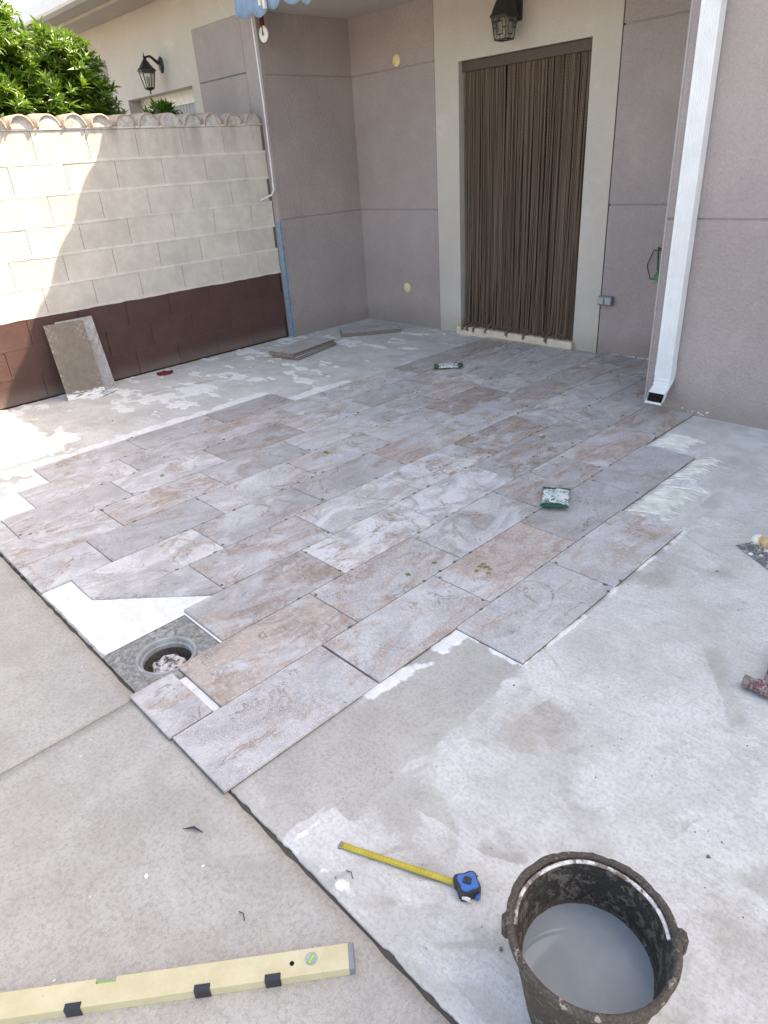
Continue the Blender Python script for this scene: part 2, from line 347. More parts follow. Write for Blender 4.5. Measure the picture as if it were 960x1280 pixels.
plain('bark', (.14,.10,.07), .9, .2, scale=40, bump=.6); plain('white_alu', (.66,.69,.72), .38, .5, var=.05, scale=9)
plain('black_metal', (.018,.018,.019), .45, .5, var=.25, scale=60); plain('dark_hole', (.012,.011,.010), .9, .1)
plain('cover_cream', (.72,.60,.33), .5, .3, var=.06); plain('grey_plastic', (.20,.21,.225), .45, .4, var=.08); plain('light_grey_plastic', (.34,.36,.38), .4, .4, var=.06)
plain('green_metal', (.018,.06,.035), .45, .5); plain('green_plastic', (.03,.20,.06), .45, .4)
plain('wood', (.55,.38,.20), .6, .3, scale=50, var=.2); plain('curtain_rail', (.075,.045,.038), .5, .4); plain('sill', (.60,.52,.42), .7, .3, scale=16, var=.1, bump=.2)
plain('white_plastic', (.68,.67,.63), .4, .4, var=.05); plain('maroon_strap', (.10,.022,.018), .8, .2); plain('gutter_white', (.62,.63,.65), .4, .4, var=.05)
plain('awning_blue', (.20,.31,.47), .85, .2, var=.12, scale=14); plain('shutter_grey', (.32,.33,.35), .6, .3); plain('window_frame', (.62,.61,.58), .5, .4)
plain('blue_paint', (.20,.29,.40), .7, .3, var=.15, scale=25); plain('door_dark', (.045,.038,.034), .5, .4); plain('soil', (.085,.075,.062), .95, .1, bump=.5)
plain('bed', (.10,.095,.088), .9, .15, scale=25, var=.25, bump=.4); plain('drain_plastic', (.30,.305,.305), .6, .3, scale=18, var=.2, bump=.2)
plain('spacer', (.13,.12,.085), .5, .4, scale=5); plain('spacer_yellow', (.24,.22,.07), .5, .4);  plain('blue_plastic', (.02,.13,.42), .35, .5, var=.1)
plain('rubber_black', (.028,.029,.031), .6, .4, var=.2); plain('label_white', (.68,.68,.66), .5, .3); plain('rag', (.16,.02,.025), .85, .2, scale=60, var=.4); plain('twig', (.06,.045,.035), .8, .2); plain('grit', (.16,.145,.125), .9, .2, scale=200, var=.5)
plain('dry_leaf', (.05,.045,.06), .7, .3); plain('far_ground', (.30,.27,.23), .9, .2, scale=.7, var=.2); plain('combed', (.66,.645,.59), .85, .2, scale=18, var=.14, bump=.4)
plain('vial_green', (.20,.52,.06), .12, .6, var=.1); plain('black_clip', (.02,.022,.03), .35, .5)

def crusted(key, base, crust, amt, scale=18, rough=.7, metal=0):
    n = NT(key, rough, .35, metal); v = n.obj(); a = n.noise(v, scale, 8, .75, .4); b = n.noise(v, scale*5, 5, .7)
    c = n.mix(n.ss(b, .3, .7), tuple(x*.6 for x in base), tuple(x*1.5 for x in base)); m = n.ss(n.math('ADD', a, n.math('MULTIPLY', b, .25)), amt, amt+.09)
    c = n.mix(m, c, n.mix(b, tuple(x*.6 for x in crust), crust)); n.col(c); n.bump(n.math('ADD', m, b), .8, .004); M[key] = n.m
crusted('bucket', (.062,.051,.042), (.21,.175,.14), .63, 34); crusted('bucket_in', (.050,.042,.036), (.22,.185,.15), .60, 42); crusted('bucket_rim', (.075,.063,.052), (.40,.36,.30), .66, 40)
crusted('trowel_steel', (.22,.235,.26), (.70,.70,.69), .60, 30, .4, .5); crusted('hammer_red', (.20,.085,.088), (.46,.36,.36), .58, 60, .6); crusted('hammer_steel', (.22,.20,.19), (.58,.55,.53), .66, 50, .45, .3)
crusted('drain_frame', (.24,.238,.23), (.42,.41,.385), .60, 12, .75); crusted('drain_plug', (.58,.56,.52), (.12,.10,.085), .62, 30, .8); crusted('drain_inside', (.075,.062,.05), (.20,.17,.13), .66, 20, .8); crusted('handle', (.62,.58,.56), (.28,.20,.16), .64, 30, .5)
crusted('wood_dirty', (.45,.31,.17), (.70,.69,.66), .66, 25, .7)

def level_mat():
    n = NT('level_yellow', .45, .4); v = n.obj(); f = n.noise(v, 14, 5, .7); c = n.mix(n.ss(f, .3, .7), (.50,.44,.27), (.58,.52,.34))
    c = n.mix(n.ss(n.noise(n.scale(v, (20,3,1)), 3, 5, .7), .62, .74, 0, .6), c, (.70,.66,.52)); c = n.mix(n.ss(n.noise(v, 70, 4, .7), .68, .76, 0, .55), c, (.22,.18,.10)); n.col(c); M['level_yellow'] = n.m
level_mat()
def blade_mat():
    n = NT('yellow_blade', .42, .4); v = n.obj(); sx = n.sep(v)
    t1 = n.ss(n.math('ABSOLUTE', n.math('SUBTRACT', n.math('FRACT', n.math('MULTIPLY', sx[0], 200)), .5)), .40, .46); ed = n.ss(n.math('ABSOLUTE', sx[1]), .0045, .005)
    t2 = n.ss(n.math('ABSOLUTE', n.math('SUBTRACT', n.math('FRACT', n.math('MULTIPLY', sx[0], 100)), .5)), .455, .475)
    k = n.math('MAXIMUM', n.math('MULTIPLY', t1, ed), n.math('MULTIPLY', t2, n.ss(n.math('ABSOLUTE', sx[1]), .001, .0015)))
    c = n.mix(n.ss(n.noise(v, 20, 5, .7), .35, .7), (.42,.33,.03), (.52,.44,.06)); n.col(n.mix(n.math('MULTIPLY', k, .8), c, (.03,.03,.02))); M['yellow_blade'] = n.m
blade_mat()
def water_mat():
    n = NT('milky_water', .04, .5); n.b.inputs['IOR'].default_value = 1.5; v = n.obj(); f = n.noise(v, 6, 5, .6, .6)
    c = n.mix(n.ss(f, .35, .7), (.22,.26,.285), (.275,.315,.34)); c = n.mix(n.ss(n.noise(v, 55, 4, .7), .74, .78, 0, .4), c, (.5,.5,.5)); n.col(c); n.bump(n.noise(v, 18, 2), .04, .002); M['water'] = n.m
water_mat()
def strand_mat():
    n = NT('strand', .8, .25); v = n.obj(); inf = n.info(); z = n.sep(v)[2]
    w = n.math('FRACT', n.math('ADD', n.math('MULTIPLY', z, 42), n.math('MULTIPLY', n.math('ADD', n.sep(v)[0], n.sep(v)[1]), 150)))
    dk = n.mix(inf['Random'], (.098,.068,.053), (.130,.094,.073)); lt = n.mix(inf['Random'], (.20,.146,.11), (.29,.215,.16))
    n.col(n.mix(n.ss(w, .55, .75), dk, lt)); n.bump(w, .5, .003); M['strand'] = n.m
strand_mat()
def bag_mat():
    n = NT('bag_print', .25, .5); v = n.obj(); s = n.sep(v); y = n.math('ABSOLUTE', s[1])
    sq = n.math('ABSOLUTE', n.math('SUBTRACT', n.noise(n.scale(v, (1, 1.6, 1)), 26, 2, .5, 1.8), .5)); ink = n.ss(sq, .03, .06, 1, 0); ink = n.math('MULTIPLY', ink, n.ss(n.noise(v, 14, 2), .44, .52))
    c = n.mix(ink, (.60,.66,.66), (.01,.035,.03)); e = n.math('ADD', y, n.math('MULTIPLY', n.math('SUBTRACT', n.noise(v, 9, 2), .5), .04)); c = n.mix(n.ss(e, .080, .086), c, (.012,.085,.05)); n.col(c); n.bump(n.noise(v, 28, 3), .7, .006); M['bag_print'] = n.m
bag_mat()
def glass_mat():
    n = NT('lantern_glass', .12, .5); n.col((.80,.82,.78)); n.b.inputs['Transmission Weight'].default_value = .94; M['glass'] = n.m
    n = NT('bulb', .3, .4); n.col((.55,.55,.38)); M['bulb'] = n.m
glass_mat()

# ------------------------------------------------------------------ ground
P = 0.29797; LT = 0.603; JT = .0038; TH = .010; ZS = -.0135
ROW_OFF = [-0.168, -0.564, -0.387, -0.194, -0.002, 0.190, 0.382, 0.577, 0.773, 0.958, 1.143]
YE = -1.150      # edge of the older front slab
DR = (-1.16, -.83, -1.146, -.81)   # drain frame
far = MB().box((-400, -400, -.30), (400, 400, -.16)).build('ground', M['far_ground']); tag(far, 'pale dry ground reaching away around the yard', 'ground', kind='structure')

def grid(name, x0, x1, y0, y1, res, maskfn, m, hole=None, hgt=0.0015, xs=None, thick=.09):
    nx = int((x1-x0)/res)+1; ny = int((y1-y0)/res)+1
    xs = np.linspace(x0, x1, nx) if xs is None else xs; nx = len(xs)
    X, Y = np.meshgrid(xs, np.linspace(y0, y1, ny)); X = X.ravel(); Y = Y.ravel()
    mask, dz = maskfn(X, Y)
    Z = ZS + dz + (fbm(X, Y, 1.7, 4, 3)-.5)*hgt*2
    idx = np.arange(nx*ny).reshape(ny, nx); q = np.stack([idx[:-1,:-1], idx[:-1,1:], idx[1:,1:], idx[1:,:-1]], -1).reshape(-1, 4)
    if hole:
        c = np.stack([X[q].mean(1), Y[q].mean(1)], -1); q = q[~((c[:,0] > hole[0]) & (c[:,0] < hole[1]) & (c[:,1] > hole[2]) & (c[:,1] < hole[3]))]
    # frayed edge along y0 / y1 (broken arris), then a skirt down the sides
    fray = (fbm(X, Y*0, 32, 4, 5)-.45)*.016
    Yv = Y.copy(); e0 = np.isclose(Y, y0); e1 = np.isclose(Y, y1); Yv[e0] += np.clip(fray[e0], 0, 1); Yv[e1] -= np.clip(fray[e1], 0, 1)
    V = np.stack([X, Yv, Z], -1); bord = np.concatenate([idx[0,:], idx[1:,-1], idx[-1,-2::-1], idx[-2:0:-1,0]])
    Vb = V[bord].copy(); Vb[:,2] = ZS-thick; n0 = len(V); nb = len(bord); V = np.concatenate([V, Vb])
    sk = np.stack([bord, n0+np.arange(nb), n0+(np.arange(nb)+1) % nb, np.roll(bord, -1)], -1)
    q = np.concatenate([q, sk])
    me = bpy.data.meshes.new(name); me.vertices.add(len(V)); me.vertices.foreach_set('co', V.astype(np.float32).ravel())
    me.loops.add(q.size); me.loops.foreach_set('vertex_index', q.astype(np.int32).ravel()); me.polygons.add(len(q))
    me.polygons.foreach_set('loop_start', (np.arange(len(q))*4).astype(np.int32)); me.update(calc_edges=True); me.validate()
    if mask is not None:
        mk = np.concatenate([mask, mask[bord]]); a = me.color_attributes.new('mask', 'FLOAT_COLOR', 'POINT'); a.data.foreach_set('color', mk.astype(np.float32).ravel())
    me.materials.append(m); o = link(name, me); return tag(o, kind='structure')

def yard_mask(x, y):
    n1 = fbm(x, y, 4, 5, 1)-.5; n2 = fbm(x, y, 13, 4, 2)-.5; n3 = fbm(x, y, 1.6, 4, 7)-.5; n4 = fbm(x*.35, y, 9, 4, 8)-.5
    xx = x+.10*n1+.03*n2; yy = y+.10*n1-.03*n2
    def rect(a, b, c, d, s=.015, j=1.0): 
        X = x+j*(xx-x); Y = y+j*(yy-y)
        return sst(a-s, a+s, X)*sst(b+s, b-s, X)*sst(c-s, c+s, Y)*sst(d+s, d-s, Y)
    def blob(cx, cy, rx, ry): return np.exp(-(((x-cx)/rx)**2+((y-cy)/ry)**2))
    # slurry
    edge = np.where(y < -.98, -.075+(y+1.15)*.10, np.where(y < -.80, .02, -.002))
    s = sst(-.012, .012, x-edge+.05*n1+.02*n2)
    s = s*(.66+.9*n3+.5*n2); s = s*np.where(y > 1.15, .62+1.3*n3, 1.0)
    s = np.where(x < -2.6, .36+1.1*n1+1.0*n4, s); s = np.where((x > -2.6) & (x < edge-.05), .24+.8*n1, s)
    s = np.where(x < -2.6, np.maximum(s, (.85+.9*n1)*sst(2.6, .4, y+.8*n3)), s)
    # trowel strokes: thin raised lines left in the slurry
    rs = random.Random(21)
    for i in range(64):
        cx0, cy0 = rs.uniform(-.3, 1.3), rs.uniform(-1.3, 1.4); r0 = rs.uniform(.35, 1.4); a0 = rs.uniform(0, 6.28); da = rs.uniform(.15, .5)
        if rs.random() < .3: r0 *= 4
        qx, qy = x-(cx0-r0*math.cos(a0)), y-(cy0-r0*math.sin(a0)); d = np.hypot(qx, qy)-r0+.02*n1; an = np.abs((np.arctan2(qy, qx)-a0+np.pi) % (2*np.pi)-np.pi)
        ext = sst(da, da*.6, an*r0/.7); s = s+np.where(x > edge, (.5 if i % 2 else -.42-.5*n2)*(sst(-.002, .004, d)*sst(.02+.05*(i % 4), .006, d))*ext, 0)
    # thick adhesive
    a = rect(-3.41, -3.2, -.75, 1.16, .03, .8)*(.74+1.0*n2+.5*n1); a = np.maximum(a, rect(-3.12, -2.9, 1.10, 1.75, .03, .6)*sst(.14, .0, (x+2.98)*-1-.14+(y-1.1)*.16))
    a = np.maximum(a, rect(-3.03, -2.95, 1.5, 3.5, .02, .5)*(.55+1.2*n2)); a = np.maximum(a, rect(-3.02, -2.6, -1.15, -.80, .012, .25)); a = np.maximum(a, rect(-3.24, -2.9, -.90, -.60, .02, .6)*(.62+1.2*n2))
    a = np.maximum(a, rect(-1.83, -1.155, -1.14, -.58, .012, .22)); a = np.maximum(a, rect(-1.2, -.8, -.86, -.70, .01, .2))
    a = np.maximum(a, rect(-.32, -.235, -.62, -.14, .03, .8)*(.58+1.6*n2+.5*n1)); a = np.maximum(a, rect(-.32, .03, -.185, -.15, .01, .5)*(.62+1.6*n2)); a = np.maximum(a, rect(-.03, .022, -.2, 1.08, .012, .5)*(.42+1.6*n2+.8*n1))
    a = np.maximum(a, np.exp(-((x-edge-.02+.05*n1)/.022)**2)*sst(.0, -.6, y)*(.30+1.5*n2)); a = np.maximum(a, np.exp(-((y-YE-.03+.04*n1)/.028)**2)*sst(-.06, .0, x)*sst(.6, .2, x)*(.36+1.5*n2)); cm = np.maximum(rect(-.60, -.30, 1.83, 2.42, .03, 1)*sst(2.45, 2.0, y+.6*n1), rect(-.32, -.06, 1.02, 1.86, .03, 1)); s = np.maximum(s*(1-cm), cm*.9); a = np.maximum(a, cm*(.30+.9*n2)); st0 = .10*cm
    a = np.maximum(a, .62*rect(-.92, -.60, -1.15, -.95, .02, .2))
    a = np.maximum(a, np.where(x < -3.0, sst(.06, .20, n4+.5*n2+.2*n1)*.66, 0))
    # stains
    st = st0+.62*blob(.29, -.36, .20, .13)+.75*blob(.86, -.60, .16, .13)+.55*blob(.16, -.42, .1, .2)+.35*blob(.75, -.22, .16, .1)+.5*blob(.42, .2, .07, .12)
    st = st+.85*np.exp(-((x+4.10-.25*(y-.9)+.2*n1)/.035)**2)*sst(.3, .6, y)*sst(2.1, 1.2, y)+.55*blob(-3.75, -.02, .3, .35)+.35*blob(-3.3, -.75, .3, .2)+.35*blob(-4.3, 1.9, .3, .5)
    st = st+.35*blob(-.2, -.9, .2, .25)
    bluish = np.where(x < -2.6, .85, np.where(y > 1.0, .75+n3, .35+.8*n3)); bluish = np.where((x > -2.6) & (x < edge) & (y < 1.0), .1, bluish)
    bluish = bluish*(1-np.clip(st, 0, 1)*.7)
    mask = np.stack([np.clip(s, 0, 1), np.clip(a, 0, 1), np.clip(st, 0, 1), np.clip(bluish, 0, 1)], -1)
    dz = .0035*sst(.3, .7, a)+.0012*sst(.3, .8, s)
    return mask, dz
yard = grid('courtyard_floor', -4.80, 1.75, YE+.002, 3.56, .009, yard_mask, M['screed'], DR, xs=np.concatenate([np.arange(-4.80, -.6, .016), np.arange(-.6, 1.75, .0075)]))
tag(yard, 'worn concrete yard floor smeared with white tile adhesive', 'floor')
def slab_mask(x, y): return None, np.zeros_like(x)
s1 = grid('concrete_slab', -4.80, -.872, -4.6, YE-.007, .04, slab_mask, M['slab'], None, .001); tag(s1, 'older beige concrete paving bay left of the expansion joint', 'paving')
s2 = grid('concrete_slab', -.864, 1.75, -4.6, YE-.007, .04, slab_mask, M['slab'], None, .001); tag(s2, 'older beige concrete paving bay under the spirit level', 'paving')
box('yard_ground', (1.752, -4.6, -.159), (8, 2.5, ZS-.002), M['slab']); tag(bpy.data.objects['yard_ground'], 'plain concrete yard beyond the bucket', 'ground', kind='structure')

jd = MB(); N = 160; xs_ = np.linspace(-4.8, 1.75, N); zj = ZS-.007+.006*(fbm(xs_, xs_*0, 14, 3, 31)-.5)
jd.add(sum([[(float(xs_[i]), YE-.018, float(zj[i])), (float(xs_[i]), YE+.018, float(zj[i])+.001)] for i in range(N)], []), [(2*i, 2*i+2, 2*i+3, 2*i+1) for i in range(N-1)])
jd.box((-.8735, -4.6, -.09), (-.8625, YE-.02, ZS-.006)); tag(jd.build('joint_dirt', M['soil']), 'dark dirt packed in the joints between concrete slabs', 'dirt', kind='stuff')
# ------------------------------------------------------------------ tiled floor
def clip(poly, a, b, c):          # keep a*x+b*y+c >= 0
    out = []
    for i in range(len(poly)):
        p = poly[i]; q = poly[(i+1) % len(poly)]; fp = a*p[0]+b*p[1]+c; fq = a*q[0]+b*q[1]+c
        if fp >= 0: out.append(p)
        if fp*fq < 0: t = fp/(fp-fq); out.append((p[0]+(q[0]-p[0])*t, p[1]+(q[1]-p[1])*t))
    return out
SILL_X = (-3.37, -2.08); SILL_Y = 3.445; WALL_Y = 3.50; WING_X = -.93; WING_Y = 2.50
row_rng = {0: (-.168, 1.038), 1: (-.566, 1.848), 2: (-.990, 2.494), 3: (-.797, WALL_Y-.012), 4: (-1.16, WALL_Y-.012), 5: (-1.022, WALL_Y-.012), 6: (-1.146, WALL_Y-.012),
           7: (-1.146, WALL_Y-.012), 8: (-1.146, WALL_Y-.012), 9: (-.851, WALL_Y-.012), 10: (-.666, 1.143)}
look = {(1,-1):(.02,.30,.0,1.0),(1,0):(.62,.25,.0,1.0),(1,1):(.75,.15,.5,.6),(1,2):(.25,.25,.0,.6),(1,3):(.12,.10,.0,.2),(0,0):(.35,.15,.1,.7),(0,1):(.60,.05,.2,.8),
        (2,-1):(.95,.15,.35,.2),(2,0):(.70,.3,.1,1.0),(2,1):(.30,.85,.2,.3),(2,2):(.62,.35,.1,.4),(2,3):(.70,.02,.3,.3),(3,-1):(.70,.60,.3,.2),(3,0):(.40,.9,1.0,.2),(3,1):(.05,.85,.1,.3),(3,2):(.60,.3,1.0,.2),
        (4,-2):(.08,.6,.0,.4),(4,-1):(.60,.55,.1,.4),(4,0):(.45,.7,.2,.3),(4,1):(.25,.85,1.0,.1),(5,-2):(.15,.75,.1,.1),(5,-1):(.20,.75,.1,.3),(5,0):(.55,.4,.2,.2),(6,-3):(.05,.55,.0,.3),(6,-2):(.50,.4,.1,.9),(6,-1):(.08,.55,.0,.8),
        (7,-3):(.55,.7,1.0,.1),(7,-2):(.65,.5,.8,.1),(7,-1):(.06,.6,.0,.7),(8,-3):(.1,.6,.1,.3),(8,-2):(.10,.75,.0,.3),(9,-3):(.05,.6,.1,.2),(9,-2):(.30,.5,.1,.4),(9,-1):(.75,.1,.4,.2),(10,-3):(.05,.45,.0,.2),(10,-2):(.45,.5,.9,.1),(10,-1):(.70,.15,.3,.2)}
bedm = MB(); floor = empty('tiled_floor'); tag(floor, 'half laid floor of slate look porcelain tiles in thirds bond', 'floor', kind='structure')
hx = (P-JT)/2; hy = (LT-JT)/2; TB = .0012
full = MB().prism([(-hx,-hy),(hx,-hy),(hx,hy),(-hx,hy)], -TH, 0, TB).mesh('tile', M['tile'])
spc = MB(); spl_ = MB(); spots = []
def put_tile(r, k, poly, fullrect, inner=True):
    cx = sum(p[0] for p in poly)/len(poly); cy = sum(p[1] for p in poly)/len(poly)
    if fullrect: me = full
    else: me = MB().prism([(p[0]-cx, p[1]-cy) for p in poly], -TH, 0, TB).mesh('tile', M['tile'])
    o = link('tile', me, floor, (cx, cy, random.uniform(-.0004, .0009)), (random.uniform(-.0012, .0012), random.uniform(-.0025, .0025), random.uniform(-.0008, .0008)))
    o.color = look.get((r, k)) or (random.choice((.15,.4,.6,.75,.85)), random.choice((.1,.3,.5,.7)), random.choice((.2,.4,.7,1.0)), random.choice((.1,.3,.7)))
    bedm.prism([(cx+(p[0]-cx)*1.012, cy+(p[1]-cy)*1.006) for p in poly], ZS-.004, -TH+.0008) if inner else bedm.prism([(cx+(p[0]-cx)*.985, cy+(p[1]-cy)*.99) for p in poly], ZS-.004, -TH-.0005)
    return o
for r in range(11):
    y0, y1 = row_rng[r]; xa, xb = -(r+1)*P+JT/2, -r*P-JT/2
    for k in range(-4, 9):
        a, b = ROW_OFF[r]+k*LT+JT/2, ROW_OFF[r]+(k+1)*LT-JT/2
        poly = [(xa,a),(xb,a),(xb,b),(xa,b)]; fr = True
        if b <= y0+.02 or a >= y1-.02: continue
        if a < y0-.01 or b > y1+.001: poly = clip(clip(poly, 0, 1, -y0), 0, -1, y1); fr = False
        if r in (4, 5):
            q = clip(poly, -.98, 1, 1.023-.98*1.576)
            if len(q) != len(poly) or q != poly: poly = q; fr = False
        if r == 3 and b > WING_Y and len(poly) > 2:
            yb = WING_Y-.008; xw = WING_X-.008
            if a < yb:      # notched tile at the corner: L shape as a six sided polygon
                poly = [(xa,a),(xb,a),(xb,yb),(xw,yb),(xw,poly[2][1]),(xa,poly[2][1])]; fr = False
            else: poly = clip(poly, -1, 0, xw); fr = False
        if len(poly) > 2 and max(p[1] for p in poly) > SILL_Y and xa < SILL_X[1] and xb > SILL_X[0]:
            poly = clip(poly, 0, -1, SILL_Y-.006); fr = False
        if len(poly) < 3: continue
        put_tile(r, k, poly, fr); 
        if k > -5 and a > y0+.05:
            spots += [(xa-JT/2, a-.05, 0), (xa-JT/2, a+.05, 0), (xb+JT/2, a-.05, 0), (xb+JT/2, a+.05, 0), (xa+.03, a, 1), (xb-.03, a, 1)]
# the dry laid front tiles
def rectp(x0, x1, y0, y1): return [(x0,y0),(x1,y0),(x1,y1),(x0,y1)]
put_tile(1, -1, rectp(-.594, -.2985, -1.168, -.572), False, False).location.z = .002
o = put_tile(2, -2, rectp(-.876, -.600, -1.176, -1.020), False, False); o.color = (.35,.6,.2,.3); o.location.z = .003
bed = bedm.build('tile_bed', M['bed'], floor); tag(bed, kind='stuff')
for (x, y, d) in spots:
    if random.random() < .38 or y < -1.1 or (x > -.9 and y > 2.4) or y > 3.35: continue
    if x < -2.97 and (y > 1.13): continue
    z = random.uniform(-.001, .002); an = random.uniform(-.25, .25)+(math.pi/2 if d else 0); Mx = Matrix.Translation((x+random.uniform(-.001,.001), y+random.uniform(-.012,.012), z)) @ Matrix.Rotation(an, 4, 'Z') @ Matrix.Rotation(random.uniform(-.15,.15), 4, 'X')
    spc.box((-.0009, -.009, -.004), (.0009, .009, .0022), Mx); spc.box((-.007, -.0009, -.004), (.007, .0009, .0022), Mx)
for (cx, cy, n, s) in ((-.462, .205, 7, .035), (-.648, .112, 2, .012), (-.683, -.025, 2, .01), (-2.0, .62, 3, .02), (-1.1, 1.6, 3, .03), (-2.5,-.2,2,.02)):
    for i in range(n):
        Mx = Matrix.Translation((cx+random.uniform(-s,s), cy+random.uniform(-s,s), .002)) @ Matrix.Rotation(random.uniform(0,3), 4, 'Z')
        spl_.box((-.0010, -.0115, -.002), (.0010, .0115, .002), Mx); spl_.box((-.0115, -.0010, -.002), (.0115, .0010, .002), Mx)
so = spc.build('tile_spacer', M['spacer'], floor); tag(so, kind='stuff'); so = spl_.build('loose_spacer', M['spacer_yellow'], floor); tag(so, kind='stuff')

# combed adhesive ridges beside the last tiles
def ridges(name, x0, x1, y0, y1, ang, label, seed):
    rr = random.Random(seed); mb = MB(); n = int((y1-y0)/.0125)
    for i in range(n):
        y = y0+(i+.5)*(y1-y0)/n; a = x0+rr.uniform(-.004, .012); b = x1-rr.uniform(0, .06)-(.05 if i % 9 == 0 else 0)
        pts = [Vector((a+(b-a)*t, y+math.sin(t*2.2)*ang+rr.uniform(-.0012,.0012), ZS+.0035+rr.uniform(-.0005,.001))) for t in np.linspace(0, 1, 9)]
        mb.tube(pts, [.0014]+[.0042+rr.uniform(-.0009,.0009) for _ in range(7)]+[.0012], 5)
    return tag(mb.build(name, M['combed']), label, 'adhesive', kind='stuff')
ridges('combed_adhesive', -.292, -.06, 1.05, 1.42, .05, 'ridges of combed cream adhesive above the second last tile', 3)
ridges('combed_adhesive', -.292, -.15, 1.48, 1.84, .07, 'ridges of combed cream adhesive beside the dark blue grey tile', 4)
ridges('combed_adhesive', -.585, -.34, 1.86, 2.10, .03, 'ridges of combed cream adhesive past the dark blue grey tile', 5)

# drain
dr = empty('floor_drain', (-.995, -.978, ZS)); tag(dr, 'open round drain in a grey square frame with a white plug inside', 'drain')
mb = MB(); n = 48; rad = .099; hw = (DR[1]-DR[0])/2+.008; cxd = (DR[0]+DR[1])/2+.995; hh = (DR[3]-DR[2])/2+.002; cyd = (DR[2]+DR[3])/2+.978
ring = []; sq = []
for k in range(n):
    a = 2*math.pi*k/n; c, s = math.cos(a), math.sin(a); ring.append((rad*c, rad*s, .002)); t = 1/max(abs(c)/hw, abs(s)/hh); sq.append((cxd+c*t, cyd+s*t, .002))
mb.add(ring+sq, [(k, n+k, n+(k+1) % n, (k+1) % n) for k in range(n)]); mb.add([(p[0], p[1], -.09) for p in sq]+sq, [(k, (k+1) % n, n+(k+1) % n, n+k) for k in range(n)])
mb.build('frame', M['drain_frame'], dr)
MB().lathe([(rad+.012,.0022),(rad+.010,.006),(rad+.001,.006),(rad-.002,.003),(rad-.004,-.012),(rad-.011,-.014),(rad-.012,-.085)], n=48, smooth=False).build('rim_ring', M['drain_plastic'], dr)
MB().lathe([(rad-.0125,-.03),(rad-.016,-.075),(.07,-.082),(.0,-.082)], n=40).build('pipe', M['drain_inside'], dr)  # inside of the pipe coloured dark brown with paler patches
mb = MB(); mb.lathe([(.060,-.084),(.058,-.036),(.050,-.030),(.02,-.029),(.010,-.026),(0,-.026)], n=30)
mb.v = [(x*(1+.10*math.sin(7*math.atan2(y,x))+.06*math.sin(3*math.atan2(y,x)+1)), y*(1+.09*math.sin(5*math.atan2(y,x)+2)), z) for x,y,z in mb.v]
mb.build('plug', M['drain_plug'], dr, (.006,-.004,0))

# ------------------------------------------------------------------ boundary wall
BX = -4.775
bw = empty('block_wall', (BX-.1, 1.0, 0)); tag(bw, 'cream concrete block garden wall with brown painted base and clay tile coping', 'wall')
def W(o): o.matrix_parent_inverse = Matrix.Translation((-(BX-.1), -1.0, 0)); return o
BY0, BY1 = -4.0, 2.437
W(box('core', (BX-.19, BY0, .631), (BX-.006, BY1, 1.893), M['dark_gap'], bw)); W(box('core', (BX-.19, BY0, -.05), (BX-.006, BY1, .631), M['brown_gap'], bw))
H = 1.893/9; cache = {}
for c in range(9):
    z0 = c*H; paint = c < 3; off = (.793 if c % 2 == 0 else .976+.2*0); y = off-.405*13
    while y < BY1:
        a, b = max(y+.0015, BY0), min(y+.4035, BY1-.001); y += .405
        if b-a < .04: continue
        key = (paint, round(b-a, 3))
        if key not in cache:
            cache[key] = MB().cbox((-.03, 0, .0), (0, b-a, H-.003), .003).mesh('block', M['brown_paint' if paint else 'block'])
        W(link('block', cache[key], bw, (BX+random.uniform(-.0016, .0012), a, z0+.0015)))
    if c > 0:
        mb = MB(); N = 260; ys = np.linspace(BY0, BY1-.001, N); top = z0+.0125+.007*(fbm(ys, ys*0+c, 9, 3, c)-.4); bot = z0-.012+.012*(fbm(ys, ys*0+c, 11, 3, c+20)-.6); pr = BX+.0022+.004*(fbm(ys, ys*0+c*3.1, 14, 3, c+40)-.45)
        vs = []; 
        for i in range(N): vs += [(BX-.02, ys[i], bot[i]-.002), (pr[i], ys[i], bot[i]+.004), (pr[i], ys[i], top[i]-.004), (BX-.02, ys[i], top[i]+.002)]
        mb.add(vs, [(4*i+j, 4*(i+1)+j, 4*(i+1)+j+1, 4*i+j+1) for i in range(N-1) for j in range(3)])
        W(mb.build('mortar_joint', M['brown_paint' if c < 3 else 'mortar'], bw))
W(box('top_mortar', (BX-.205, BY0, 1.893), (BX+.006, BY1, 1.912), M['mortar'], bw, .004))
def half_pipe(r0, r1, x0, x1, th, n=14, drop=0):
    mb = MB(); vs = []
    for (x, r) in ((x0, r0), (x1, r1)):
        for rr in (r, r-th):
            for k in range(n+1):
                a = math.pi*k/n; vs.append((x, rr*math.cos(a), rr*1.05*math.sin(a)))
    m = n+1; fs = []
    for k in range(n):
        fs += [(k, k+1, 2*m+k+1, 2*m+k), (m+k, 3*m+k, 3*m+k+1, m+k+1), (k, m+k, m+k+1, k+1), (2*m+k, 2*m+k+1, 3*m+k+1, 3*m+k)]
    fs += [(0, 2*m, 3*m, m), (n, m+n, 3*m+n, 2*m+n)]
    return mb.add(vs, fs, True)
ct = half_pipe(.098, .086, -.235, .02, .013).mesh('coping_tile', M['terracotta'])
fillm = MB(); nn = 14
vs = [(.010, .084*math.cos(math.pi*k/nn), .086*math.sin(math.pi*k/nn)) for k in range(nn+1)]+[(.010-.0, 0, 0)]
vb = [(-.22, v[1], v[2]) for v in vs]
fillm.add(vs, [(k, k+1, nn+1) for k in range(nn)]); fillm.add(vs[:-1]+vb[:-1], [(k, nn+1+k, nn+2+k, k+1) for k in range(nn)], True)
fillm = fillm.mesh('fill_mortar', M['fill_mortar'])
y = 2.33
